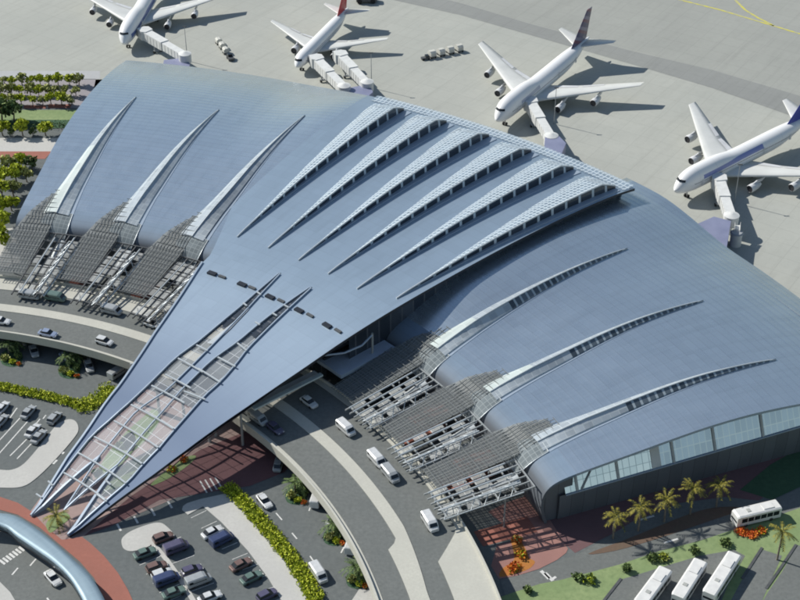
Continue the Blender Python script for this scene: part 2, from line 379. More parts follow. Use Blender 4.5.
# landside sheets
P2 = lambda pts: [p[:2] for p in px(pts)]
sheet('plaza', P2([(30, 512), (60, 470), (112, 395), (205, 330), (310, 400), (300, 452), (285, 470), (250, 484), (190, 492), (112, 525), (82, 537), (62, 540), (45, 528)]), 'grey_pink_paving', .03)
sheet('paved_area', P2([(130, 497), (200, 450), (262, 425), (300, 452), (285, 472), (250, 486), (212, 492), (160, 500), (112, 526), (84, 536)]), 'shaded_red_paving', .05)
sheet('walkway', P2([(-30, 488), (0, 497), (18, 503), (32, 512), (46, 527), (62, 540), (82, 537), (90, 543), (104, 556), (118, 573), (128, 590), (137, 610), (112, 615), (104, 598), (94, 578), (80, 562), (60, 545), (40, 528), (18, 515), (0, 510), (-30, 505)]), 'red_paving', .07)
for pts in ([(46, 524), (54, 515), (64, 512), (70, 518), (58, 528), (50, 533)], [(95, 478), (105, 458), (118, 442), (132, 432), (136, 446), (124, 462), (108, 476)], [(100, 492), (118, 472), (135, 460), (152, 455), (140, 474), (118, 492)], [(120, 440), (140, 420), (156, 408), (160, 420), (146, 440), (130, 452)], [(150, 486), (165, 472), (185, 458), (196, 456), (190, 464), (170, 478)]):
    sheet('lawn', [p[:2] for p in closed_smooth(P2(pts), 3)], 'lawn', .09)
sheet('road', P2([(-40, 530), (0, 526), (38, 549), (72, 580), (84, 602), (92, 640), (-80, 660)]), 'road_asphalt', .02)
sheet('verge', P2([(-20, 572), (0, 582), (10, 592), (16, 602), (-10, 610), (-40, 600)]), 'light_paving', .05)
for k_ in range(7):
    a0 = 0+k_*3.2; sheet('crossing_stripe', P2([(a0-1.2, 561-k_*2.2), (a0+.6, 559.5-k_*2.2), (a0+6, 563.5-k_*2.2), (a0+4.2, 565-k_*2.2)]), 'white_paint', .05)
for a_, b_ in (((30, 566), (36, 559)), ((47, 598), (52, 605)), ((12, 575), (18, 568))):
    sheet('lane_mark', ribbon(P2([a_, b_]), .35), 'white_paint', .05)
# left lot island and bays
slab('parking_island', [p[:2] for p in closed_smooth(P2([(55, 427), (63, 421.5), (70, 419.5), (76, 422), (78.5, 429), (75, 437), (58, 457), (38, 477), (22, 487), (0, 488), (-20, 487), (-20, 468), (0, 470), (12, 470), (24, 464), (40, 446)]), 4)], 'light_paving', 0, .13)
for a_, b_ in (((17, 408), (10, 418)), ((20, 418), (-2, 442)), ((28, 421), (-2, 455)), ((32, 434), (10, 456)), ((40, 419), (32, 429)), ((31, 444), (17, 459)), ((43, 419), (46, 415))):
    sheet('bay_line', ribbon(P2([a_, b_]), .3), 'white_paint', .03)
for a_, b_ in (((53, 464), (57, 460)), ((62, 454), (64, 452))): sheet('lane_mark', ribbon(P2([a_, b_]), .6), 'white_paint', .03)
# centre lot
slab('parking_island', [p[:2] for p in closed_smooth(P2([(121.5, 541), (125, 535.5), (133, 530.5), (146, 525.5), (157, 523), (164.5, 525), (172, 535), (151, 541), (150, 546), (133, 551.5), (124, 549)]), 4)], 'light_paving', 0, .13)
slab('kerb_strip', ribbon(P2([(150, 540), (166, 559), (181, 580), (200, 612)]), 1.1), 'light_paving', 0, .12)
slab('parking_island', P2([(182, 510), (183, 506.5), (187, 503.5), (200, 499.5), (227, 493.5), (233, 497), (241, 506), (256, 524), (281, 557), (298, 582), (312, 608), (286, 608), (268, 578), (248, 551), (222, 523), (203, 506.5), (188, 515)]), 'light_paving', 0, .13)
for i_ in range(9):
    u0, v0 = 191+i_*10.3, 518+i_*10.4
    sheet('bay_line', ribbon(P2([(u0, v0), (u0+15.5, v0-7.5+i_*.3)]), .16), 'white_paint', .03)
for i_ in range(8):
    u0, v0 = 157+i_*6.6, 546+i_*9.2
    sheet('bay_line', ribbon(P2([(u0, v0), (u0+24, v0-9)]), .16), 'white_paint', .03)
    sheet('bay_line', ribbon(P2([(u0-3, v0+1), (u0-24, v0+10)]), .16), 'white_paint', .03)
for i_ in range(4): sheet('crossing_stripe', ribbon(P2([(117+i_*17, 524-i_*7.6), (121+i_*17, 531-i_*7.6)]), .5), 'white_paint', .055)
for i_ in range(4): sheet('bay_line', ribbon(P2([(200+i_*5, 481-i_*1.2), (207+i_*5, 493-i_*1.6)]), .35), 'white_paint', .06)
for a_, b_ in (((276, 513), (282, 520)), ((292, 533), (297, 539)), ((310, 556), (314, 562))): sheet('lane_mark', ribbon(P2([a_, b_]), .3), 'white_paint', .03)
for a_, b_ in (((313, 500), (309, 511)), ((346, 543), (341, 553)), ((372, 577), (366, 590))): sheet('bay_line', ribbon(P2([a_, b_]), .3), 'white_paint', .03)
sheet('verge', P2([(352, 600), (360, 588), (372, 580), (382, 592), (388, 612), (350, 612)]), 'light_paving', .03)
# right-hand ground
sheet('paved_court', P2([(486, 512), (523, 497), (545, 470), (800, 380), (860, 400), (800, 470), (760, 500), (640, 520), (600, 540), (575, 553), (560, 540), (510, 520)]), 'brown_paving', .02)
sheet('forecourt', [p[:2] for p in P2([(488, 512), (506, 503), (523, 497), (545, 512), (568, 549), (566, 553), (557, 560), (539, 569), (518, 575.5), (499, 579), (491, 566), (497, 545), (515, 541), (508, 528)])], 'pink_paving', .05)
sheet('lane', P2([(452, 522), (470, 515), (488, 510), (506, 503.5), (517, 526), (512, 541), (497, 545), (491, 566), (499, 580), (503, 600), (470, 604)]), 'road_asphalt', .045)  # dark sheet paints in the shade beside the canopies, not a real lane
sheet('flower_bed', [p[:2] for p in closed_smooth(P2([(509, 531), (517, 535), (526, 550), (529, 558), (535, 562), (529, 569), (515, 574), (500, 577), (502, 569), (514, 560), (512, 546)]), 3)], 'orange_flowers', .07, 'stuff')
sheet('lane', [p[:2] for p in P2([(575, 556), (590, 548), (632, 522), (680, 503), (725, 497), (770, 502), (800, 488), (850, 470), (850, 490), (800, 508), (730, 532), (660, 552), (620, 566), (560, 583), (505, 595), (500, 580), (540, 570), (560, 560)])], 'road_asphalt', .04)
sheet('palm_bed', [p[:2] for p in closed_smooth(P2([(588, 554), (625, 540), (657, 527), (690, 514), (713, 508), (736, 507), (740, 511), (725, 516), (690, 528), (657, 539), (615, 551)]), 3)], 'brown_soil', .08)
sheet('lawn', [p[:2] for p in P2([(498, 598), (515, 592), (540, 584), (561, 580), (590, 572.5), (620, 564.5), (660, 551), (700, 541), (730, 531), (765, 520), (800, 508), (880, 480), (960, 600), (900, 700), (480, 700), (492, 620)])], 'lawn', .06)
sheet('lawn', [p[:2] for p in P2([(740, 490), (770, 465), (800, 448), (880, 420), (880, 460), (800, 487), (772, 500)])], 'dark_lawn', .06)
for pts in ([(620, 580), (640, 574), (666, 566), (700, 556), (734, 550), (745, 556), (728, 585), (712, 625), (590, 625), (604, 602)], [(760, 549), (782, 556), (772, 578), (760, 606), (728, 606), (742, 580)], [(797, 545), (840, 560), (830, 620), (752, 620), (768, 592), (782, 572)]):
    sheet('bus_bay', P2(pts), 'road_asphalt', .08)
for a_, b_ in (((621, 579), (603, 602)), ((762, 548), (742, 579)), ((796, 545), (778, 572)), ((778, 572), (766, 589))):
    slab('kerb_strip', ribbon(P2([a_, b_]), .6), 'steel_dark', 0, .22)
for u0, v0 in ((541, 571), (545, 573)): sheet('crossing_stripe', ribbon(P2([(u0, v0), (u0+8, v0+8)]), .8), 'white_paint', .08)
sheet('crossing_stripe', ribbon(P2([(551, 580), (556, 577)]), .6), 'white_paint', .085)
for u0, v0 in ((640, 520), (664, 543)): sheet('lane_mark', ribbon(P2([(u0, v0), (u0+14, v0-4)]), .5), 'white_paint', .06)
# top-left ground
sheet('car_park', P2([(-80, 79.5), (110, 79.5), (90, 108), (-80, 108)]), 'lot_concrete', .02)
for pts in ([(24, 105.5), (46, 105.5), (46, 108.5), (24, 108.5)], [(48, 104.5), (72, 104.5), (70, 108), (48, 108)], [(-60, 106), (8, 106), (8, 108.4), (-60, 108.4)]): sheet('flower_bed', P2(pts), 'red_paving', .05, 'stuff')
sheet('lawn', P2([(-80, 110), (90, 110), (70, 120), (-80, 120)]), 'lawn', .03)
sheet('lawn', P2([(-80, 120), (90, 120), (80, 128), (-80, 128)]), 'dark_lawn', .05)
sheet('access_road', P2([(-80, 138), (70, 138), (55, 152), (-80, 152)]), 'light_paving', .03)
sheet('path', P2([(-80, 151.5), (52, 151.5), (45, 159), (-80, 159)]), 'red_paving', .05)
sheet('walkway', P2([(-60, 232), (14, 228), (20, 262), (-60, 290)]), 'light_paving', .03)
# ------------------------------------------------------------------ elevated road
def arc_slab(name, rfun0, rfun1, th0, th1, z0, z1, m, n=60, parent=None):
    pts = [pol(rfun0(th0+(th1-th0)*k/n), th0+(th1-th0)*k/n) for k in range(n+1)]; q = [pol(rfun1(th0+(th1-th0)*k/n), th0+(th1-th0)*k/n) for k in range(n+1)]
    b_ = MB()
    for i in range(n):
        a0, a1, c0, c1 = pts[i], pts[i+1], q[i], q[i+1]
        up_ = lambda p, z: (p[0], p[1], z)
        b_.quad(up_(a0, z1), up_(c0, z1), up_(c1, z1), up_(a1, z1)); b_.quad(up_(a0, z0), up_(a1, z0), up_(c1, z0), up_(c0, z0))
        b_.quad(up_(a0, z0), up_(a0, z1), up_(a1, z1), up_(a1, z0)); b_.quad(up_(c0, z0), up_(c1, z0), up_(c1, z1), up_(c0, z1))
    for p, c in ((pts[0], q[0]), (pts[-1], q[-1])): b_.quad((p[0], p[1], z0), (c[0], c[1], z0), (c[0], c[1], z1), (p[0], p[1], z1))
    return b_.build(name, m, parent)
K = lambda x: (lambda t_: x)
DZ = 6.0
tag(arc_slab('elevated_road', K(134), K(158.6), -2, 98, DZ-1.2, DZ, 'road_asphalt', 100), kind='structure')
tag(arc_slab('road_parapet', K(133.5), K(134.0), -2, 98, DZ-1.5, DZ+.9, 'beige_kerb', 100), kind='structure')
tag(arc_slab('road_parapet', K(158.6), K(159.0), -2, 98, DZ-1.5, DZ+.9, 'beige_kerb', 100), kind='structure')
tag(arc_slab('road_kerb', K(134.0), K(135.0), -2, 98, DZ, DZ+.12, 'beige_kerb', 100), kind='structure')
med0 = lambda t_: 140.6 if t_ < 20.8 else (140.6+(t_-20.8)*3.5 if t_ < 21.6 else 143.4)
med1 = lambda t_: 144.6+min(1, max(0, (t_-15)/8))*1.9
tag(arc_slab('road_median', med0, med1, -2, 98, DZ, DZ+.14, 'beige_kerb', 180), kind='structure')
wk = lambda t_: 149.6 if t_ < 18 else (149.6+(t_-18)*2.5 if t_ < 21 else (157.1 if t_ < 50 else 153.2))
tag(arc_slab('pavement', wk, K(158.6), -2, 98, DZ, DZ+.14, 'beige_kerb', 150), kind='structure')
for i_, th_ in enumerate(range(12, 92, 8)):
    for rr in (138, 153):
        o = MB().tube(pol(rr, th_, 0), pol(rr, th_, DZ-1.2), .6, .6, 12).build('road_pier', 'concrete')
        tag(o, 'round concrete pier holding up the elevated road', 'pier', 'piers under the elevated road')
# ------------------------------------------------------------------ terminal
TB = pol(215, AX)
term = thing('airport_terminal', 'huge fan-shaped airport terminal with blue-grey metal roof, spear skylights and pointed glazed tail', 'terminal', TB)
WP = [(179.0, .3), (178.0, 3.5), (177.7, 6.5), (178.2, 9.2), (179.6, 11.2), (182, 12.4), (186, 13.2), (193, 14.1), (200, 14.9), (210, 16.1), (219, 17.0), (228, 17.4), (237, 17.2), (246, 16.5), (255, 15.3), (263, 13.8), (270, 12.1), (275, 10.7), (278.5, 9.6)]
def dr_(th): return min(14, max(0, 1.0+(th-28)*.235))
WPs = smoothpts(WP[3:], 6)
CPf = [(82, .2), (86, 1.0), (90, 2.6), (98, 5.4), (106, 7.6), (114, 10.2), (124, 12.4), (135, 14.3), (145, 16.0), (155, 17.6), (165, 19.0), (180, 20.4), (200, 21.4), (220, 21.9), (240, 21.7), (255, 21.0), (264, 20.3), (271, 19.4), (274, 18.8)]
CPs = smoothpts(CPf, 6)
def zc0(r): return lerp_tab(CPs, r)
def sst(x): x = min(1, max(0, x)); return x*x*(3-2*x)
def rc_(r): return 190+(r-190)*84/88.5
def gl_(r, th): return sst((70.5-th)/8.0)*sst((r-200)/62) if th > 52 else 0.0
def wing_pt(r, z, th):              # how the left wing swells up to meet the central roof
    rr = r if r < 215 else r+(r-215)/63.5*dr_(th)
    if th < 45:
        g = .62*sst((th-35.5)/7.0)*sst((r-178)/30); return rr, z+(zc0(min(r, 274))-1.8-z)*g
    g = gl_(r, th)
    return rr+(rc_(r)-rr)*g, z+(zc0(rc_(r))-.25-z)*g
def zw(r, th=None):
    if th is None: return lerp_tab(WPs, r)
    q = r
    for _ in range(8): q -= wing_pt(q, 0, th)[0]-r
    return wing_pt(q, lerp_tab(WPs, q), th)[1]
def zc(r, th=50.0): return zc0(r)
def onroof(u, v, off=0.0):
    z = 12.0
    for _ in range(60):
        r, th = topol(at(u, v, z)); z = .6*z+.4*(zc(r, th)+off)
    return topol(at(u, v, z))
def roof_sheet(b_, th0, th1, prof, nth, thick=.7):
    P3 = lambda r, th, z: (lambda q: pol(q[0], th, q[1]))(wing_pt(r, z, th))
    top = [[P3(r, th0+(th1-th0)*k/nth, z) for k in range(nth+1)] for r, z in prof]
    n = []
    for i in range(len(prof)):
        a = prof[max(0, i-1)]; c = prof[min(len(prof)-1, i+1)]; dr, dz = c[0]-a[0], c[1]-a[1]; l = hypot(dr, dz)
        n.append((prof[i][0]+dz/l*thick, prof[i][1]-dr/l*thick))
    bot = [[P3(r, th0+(th1-th0)*k/nth, z) for k in range(nth+1)] for r, z in n]
    b_.grid(top, 0); b_.grid([q[::-1] for q in bot], 1)
    for k in (0, nth):
        e = [[t_[k], bb[k]] for t_, bb in zip(top, bot)]
        b_.grid(e if k else [q[::-1] for q in e], 2, False)
    for i in (0, len(prof)-1):
        e = [[top[i][k], bot[i][k]] for k in range(nth+1)]; b_.grid(e, 2, False)
WPd = smoothpts(WP, 3)
TH0, TH1 = 21.0, 82.6
roofs = []
for a0, a1, lb in ((TH0, 46.5, 'ribbed blue-grey roof of the right-hand wing'), (58.0, TH1, 'smooth blue-grey roof of the left-hand wing')):
    ie = next(i for i, p in enumerate(WPd) if p[0] > 185.5); b_ = MB(); roof_sheet(b_, a0, a1, WPd[ie:], 40)
    o = b_.build('wing_roof', ['roof_metal', 'roof_underside', 'trim_blue'], term); o['label'] = lb; roofs.append(o)
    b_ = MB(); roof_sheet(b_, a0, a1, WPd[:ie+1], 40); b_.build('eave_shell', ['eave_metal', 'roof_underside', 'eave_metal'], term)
# central roof strips: borders traced on the roof surface
def border(pts, off=0.0):
    q = sorted(onroof(u, v, off) for u, v in pts); return q
E0 = border([(31, 516), (48, 489), (68, 457), (87, 431), (108, 400), (121, 384), (155, 333), (180, 297), (202, 263)])
tip1 = E0[0]
W1L = border([(31, 516), (63, 473), (92, 436), (112, 419), (131, 402), (150, 384), (175, 359), (200, 341), (242, 306), (280, 273)])
W1R = border([(64, 511), (100, 456), (108, 446), (137, 411), (167, 391), (187, 371), (211, 347), (245, 312), (281, 273.5)])
W2L = border([(64, 511), (117, 466), (135, 444), (161, 414), (182, 390), (210, 362), (237, 343), (262, 322), (311, 287)])
W2R = border([(68, 535), (100, 507), (127, 484), (144, 464), (160, 448), (175, 430), (204, 397), (221, 382), (235, 366), (247, 350), (270, 327), (312, 288)])
V1 = border([(31, 516), (64, 486), (100, 456)])     # lower edge of the first finger
V2 = border([(68, 535), (100, 489), (117, 466)])    # upper edge of the third finger
rv1, rv2 = V1[-1][0], V2[-1][0]
fE0 = lambda r: (lerp_tab(E0, r) if r < E0[-1][0] else E0[-1][1]+min(1, max(0, r-E0[-1][0]-4)/22)*2.4)
fE3 = lambda r: lerp_tab([(84, 45.4), (90, 44.6), (98, 43.9), (106, 43.4), (114, 42.9), (130, 42.7), (150, 42.5), (274, 42.4)], r)
f1L = lambda r: lerp_tab(W1L, r)
f1R = lambda r: lerp_tab(W1R, r)
f2L = lambda r: lerp_tab(W2L, r)
f2R = lambda r: lerp_tab(W2R, r)
fg1 = lambda r: f1R(r) if r >= rv1 else lerp_tab(V1, r)
fg2 = lambda r: f2L(r) if r >= rv2 else lerp_tab(V2, r)
def rs(a, b_, st=3.0):
    n = max(2, int((b_-a)/st)); return [a+(b_-a)*k/n for k in range(n+1)]
def strip(b_, fa, fb, r0, r1, nth=4, off=0.0, thick=.8, st=3.0, zf=zc, mi=(0, 1, 2)):
    top, bot = [], []
    for r in rs(r0, r1, st):
        a, c = fa(r), fb(r)
        if c-a < .02: c = a+.02
        top.append([pol(r, a+(c-a)*k/nth, zf(r, a+(c-a)*k/nth)+off) for k in range(nth+1)])
        bot.append([(p[0], p[1], max(.06, p[2]-thick)) for p in top[-1]])
    b_.grid(top, mi[0]); b_.grid([q[::-1] for q in bot], mi[1])
    for k in (0, nth): b_.grid([[t_[k], q[k]] for t_, q in zip(top, bot)], mi[2], False)
    for i in (0, -1): b_.grid([top[i], bot[i]], mi[2], False)
RA = 168.0
r_t1, r_t2, r_t3 = tip1[0], W1R[0][0], W2R[0][0]
b_ = MB()
strip(b_, fE3, fE0, RA+4.6, 273.5, 40)
strip(b_, fE3, f2R, r_t3, RA+4.6, 12)                               # third, widest finger
strip(b_, f2L, f1R, 128, RA+4.6, 8)                                # slim middle finger
strip(b_, f1L, fE0, r_t1, RA+4.6, 6)                                # first finger
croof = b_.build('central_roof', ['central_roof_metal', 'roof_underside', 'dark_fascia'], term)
croof['label'] = 'raised blue central roof tapering to three pointed fingers'
# glazed infill between fingers and the cross bars over it
gl = MB()
for fa, fb, r0, r1 in ((fg1, f1L, r_t1+.5, RA+4.0), (f2R, fg2, r_t3+.5, RA+4.0), (f2L, f1R, r_t2+.5, 127.8)):
    strip(gl, fa, fb, r0, r1, 6, -.25, .12, 2.5, mi=(0, 0, 0))
tail = gl.build('tail_glazing', 'entrance_glass', croof)
def roofpt(r, th, off): return pol(r, th, zc(r, th)+off)
eb = MB()
def edge_beam(f, r0, r1, w, h, off, mi=0, st=3):
    p = [roofpt(r, f(r), off) for r in rs(r0, r1, st)]
    for a, c in zip(p, p[1:]): eb.bar(a, c, w, h, mi)
edge_beam(f1L, r_t1, 172, .3, .45, .22); edge_beam(f1R, r_t2, 172, .28, .4, .2); edge_beam(lambda r: lerp_tab(V1, r), r_t1, rv1, .5, 1.5, -.5, 2)
edge_beam(f2L, r_t2, 172, .28, .4, .2); edge_beam(f2R, r_t3, 172, .32, .45, .22); edge_beam(lambda r: lerp_tab(V2, r), r_t3, rv2, .6, 1.5, -.5, 2)
edge_beam(fE0, r_t1, 166, .5, .5, .15); pass
eb.build('edge_beam', ['trim_blue', 'steel_grey', 'trim_blue'], croof)
for (a_, c_) in (((196, 345), (208, 351)), ((177, 358), (204, 373)), ((164, 374), (192, 389)), ((150, 385), (186, 404)), ((129, 404), (175, 430)), ((112, 420), (160, 449)), ((92, 436), (144, 465)), ((76, 452), (128, 485)), ((62, 472), (107, 501)), ((48, 481), (53, 486)), ((36, 494), (42, 498)), ((237, 343), (247, 351)), ((217, 357), (236, 367)), ((197, 368), (221, 383)), ((183, 391), (206, 400)), ((105, 480), (111, 485)), ((96, 494), (107, 502)),
                 ((255, 322), (260, 325)), ((272, 313), (277, 316)), ((284, 305), (289, 308)), ((243, 303), (247, 306)), ((257, 292), (261, 295))):
    ra, ta = onroof(*a_, .6); rc, tc = onroof(*c_, .6)
    n_ = 5; pts = [roofpt(ra+(rc-ra)*k/n_, ta+(tc-ta)*k/n_, .65) for k in [.2+(n_-.4)*j/n_ for j in range(n_+1)]]
    q = MB()
    for a, c in zip(pts, pts[1:]): q.bar(a, c, .38, .28)
    q.build('cross_bar', 'steel_white', croof)
# reflection painted as a white sliver beside the first wedge and dark slot in both wedge tops
q = MB()
pp = [onroof(u, v, .2) for u, v in ((250, 308), (225, 329), (207, 343), (214, 344), (231, 328))]
q.poly([roofpt(r, th, .22) for r, th in pp][::-1]); q.build('reflection_sliver', 'steel_white', croof)
q = MB()
for f0, f1, r0, r1 in ((f1R, f1L, 148, 171), (f2R, f2L, 150, 171)):
    rows = [[roofpt(r, f0(r)*.75+f1(r)*.25, .12), roofpt(r, f0(r)*.35+f1(r)*.65, .12)] for r in rs(r0, r1, 3)]
    q.grid(rows, 0, False)
q.build('slot_window', 'clerestory', croof)
# vents in an arc across the central roof
for (u, v), (u2, v2) in (((212, 272), (222, 276)), ((242, 283), (252, 287)), ((270, 295.5), (281, 300)), ((299, 309), (310, 314.5)), ((327, 324), (338, 330))):
    v_ = MB(); r, th = onroof(u, v, .6); v_.box(roofpt(r, th, .2), (1.3, 2.6, .5), R(th))
    o = v_.build('roof_vent', 'dark_fascia', croof)
    r, th = onroof(u2, v2, .4); MB().box(roofpt(r, th, .18), (.8, 2.2, .4), R(th)).build('vent_cowl', 'steel_dark', croof)
# saw-tooth ridge skylights
for k_ in range(6):
    tc = AX+8.3-k_*3.34
    r0, r1 = 179.5-k_*.1, 268.0
    if k_ == 5: r0 = 183
    lat, win, lip, nose = [], [], [], []
    for r in rs(r0, r1, 3.0):
        f = (r-r0)/(r1-r0); w = 3.2*min(1, f*1.05)**.95; h = 2.9*f**.7*(1 if r < 262 else max(0, 1-(r-262)/8))
        tl = tc+w*.60; tr_ = tc-w*.10; te = tr_-w*.20
        if k_ == 5: te = max(te, 42.6)
        Z = lambda th, o_: pol(r, th, zc(r, th)+o_)
        lat.append([Z(tl, .05), Z(tl*.6+tr_*.4, h*.62+.1), Z(tr_+.0, h+.14)])
        win.append([Z(tr_, h+.12), Z(tr_-w*.02, .15)])
        lip.append([Z(tr_-w*.02, .18), Z(te, .22), Z(te-.02, -.1)])
    q = MB(); q.grid(lip, 0, False); root = q.build('ridge_skylight', 'trim_blue', croof)
    MB().grid(lat, 0, False).build('lattice_slope', 'ridge_lattice', root)
    MB().grid(win, 0, False).build('window_strip', 'ridge_window', root)
    q = MB(); p = [row[-1] for row in lat]
    for a, c in zip(p, p[1:]): q.tube(a, c, .22, n=6)
    q.build('ridge_beam', 'steel_white', root)
q = MB(); q.grid([[pol(r, 42.5+(62.4-42.5)*k/40, zc(r, 42.5+19.9*k/40)+.16+(.5 if r > 272 else 0)) for k in range(41)] for r in (269, 271, 272.8, 274)], 0, True)
q.build('eaves_band', 'ridge_lattice', croof)
# clerestory wall below the raised right edge, glass wall under the nose, end walls, airside wall
q = MB()
q.grid([[pol(r, 43.1, 5 if r < 178 else zw(r, 43)-.3), pol(r, 43.1, zc0(r)-.82)] for r in rs(166, 272, 4)], 0, False)
q.grid([[pol(r, 42.9, zc0(r)-1.6), pol(r, 42.55, zc0(r)-.4)] for r in rs(110, 272, 4)], 1, False)
q.build('clerestory_wall', ['clerestory', 'dark_fascia'], term)
q = MB(); q.grid([[pol(166, a, .0), pol(166, a, 18.0)] for a in [46.2+13.3*k/20 for k in range(21)]], 0, False)
q.grid([[pol(r, 59.5, .0), pol(r, 59.5, min(18, zc0(r)-1))] for r in rs(166, 184, 4)], 0, False)
q.grid([[pol(183, a, 0), pol(183, a, 12.0)] for a in [21.5+61*k/50 for k in range(51)] if not 44 < a < 59], 0, False)
q.grid([[pol(272, a, 0), pol(272, a, 12.0)] for a in [21.5+61*k/50 for k in range(51)]], 0, False)
q.grid([[pol(270.5, a, 10), pol(270.5, a, 18.3)] for a in [43+18*k/20 for k in range(21)]], 0, False)
q.build('glass_facade', 'curtain_glass', term)
q = MB(); q.grid([[pol(r, a, 10.5) for a in (41.75, 43.2, 44.5, 46)] for r in (160, 166, 172, 178)], 0, False)
q.grid([[pol(160, a, z) for a in (41.75, 43.2, 44.5, 46)] for z in (10.5, 9.5)], 1, False); q.grid([[pol(r, 41.75, z) for r in (160, 178)] for z in (10.5, 9.5)], 1, False)
lowroof = q.build('lower_roof', ['membrane', 'trim_blue'], term)
MB().bar(pol(161, 44.6, 10.9), pol(172, 44.2, 10.9), .9, .7).build('parapet', 'dark_fascia', lowroof)
q = MB(); q.bar(pol(136, 43.6, 10.2), pol(157, 43.2, 10.2), 1.2, .5); q.build('lit_canopy_edge', 'pale_glass', term)
q = MB(); q.bar(pol(133, 44.6, 9.6), pol(157, 44.0, 9.6), 1.6, .35); q.build('footbridge', 'wall_white', term)
# columns
def column(u, v, r_top=None):
    p = at(u, v); r, th = topol(p)
    MB().tube((p[0], p[1], 0), (p[0], p[1], zc0(r)-.8), .35, .28, 10).build('column', 'steel_grey', term)
column(243, 445); column(216, 436)
for th_ in (47, 51, 55, 58.5): MB().tube(pol(128, th_, 0), pol(128, th_, zc0(128)-.8), .4, .3, 10).build('column', 'steel_grey', term)
p = pol(172, 42.4); MB().tube((p[0], p[1], 8), (p[0], p[1], zw(180)+5.2), .3, .3, 8).build('mast', 'steel_grey', term)
q = MB(); a = pol(172, 42.4, 17.0)
g = [pol(158, 43.2, 15.6), pol(163, 42.5, 14.9), pol(168, 42.2, 15.2), pol(172, 42.4, 16.2)]
for i_ in range(3): q.tube(g[i_], g[i_+1], .28, n=6)
q.build('gutter', 'trim_blue', term)
# right and left end walls
for te, sg, lb in ((TH0, 1, 'right-hand end wall with glass band above dark wall'), (TH1, -1, 'shaded left-hand end wall of the terminal')):
    ew = MB()
    zt = lambda r: 7.4+(r-184)*.026
    tt_ = lambda r: .10+(zw(r, te)-.6-zt(r))*.52*57.3/r
    rows = [[pol(r, te+sg*.22, .0), pol(r, te+sg*.12, 2.5), pol(r, te+sg*.09, 5.0), pol(r, te+sg*.10, zt(r))] for r in rs(182.5, 272, 6)]
    ew.grid(rows, 0); ew.grid([[pol(182.5, te+sg*q_, 0), pol(182.5, te+sg*q_, 7.4)] for q_ in (.22, .6)], 0, False)
    hk = [p for p in WPd if p[0] < 186.5]
    ew.poly([pol(r, te+sg*.34, max(.02, z-.35)) for r, z in hk]+[pol(186, te+sg*.34, 0)], 0)
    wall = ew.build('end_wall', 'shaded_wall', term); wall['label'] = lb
    for r0, r1, m_ in ((184, 206.4, 'end_glass_pale'), (208.6, 272, 'end_glass_blue')):
        q = MB(); q.grid([[pol(r, te+sg*.10, zt(r)), pol(r, te+sg*tt_(r), zw(r, te)-.6)] for r in rs(r0, r1, 3)], 0, False); q.build('glass_band', m_, wall)
    q = MB(); q.bar(pol(207.5, te+sg*.10, zt(207)), pol(207.5, te+sg*(tt_(207)-.02), zw(207)-.8), 2.3, .9); q.build('lift_shaft', 'wall_white', wall)
    for r in (187, 197.5, 212, 223, 236, 249, 262):
        MB().bar(pol(r, te+sg*.06, zt(r)), pol(r, te+sg*(tt_(r)-.05), zw(r, te)-.6), .6, .6).build('column', 'steel_grey', wall)
    q = MB()
    for a, c in zip(rs(184, 271, 6), rs(184, 271, 6)[1:]): q.bar(pol(a, te+sg*.05, zt(a)), pol(c, te+sg*.05, zt(c)), .4, .35)
    q.build('sill', 'trim_blue', wall)
    q = MB()
    q.bar(pol(188, te+sg*.04, zt(188)+.3), pol(192.6, te+sg*(tt_(192)-.1), zw(192)-.9), .3, .3)
    q.build('brace', 'steel_grey', wall)
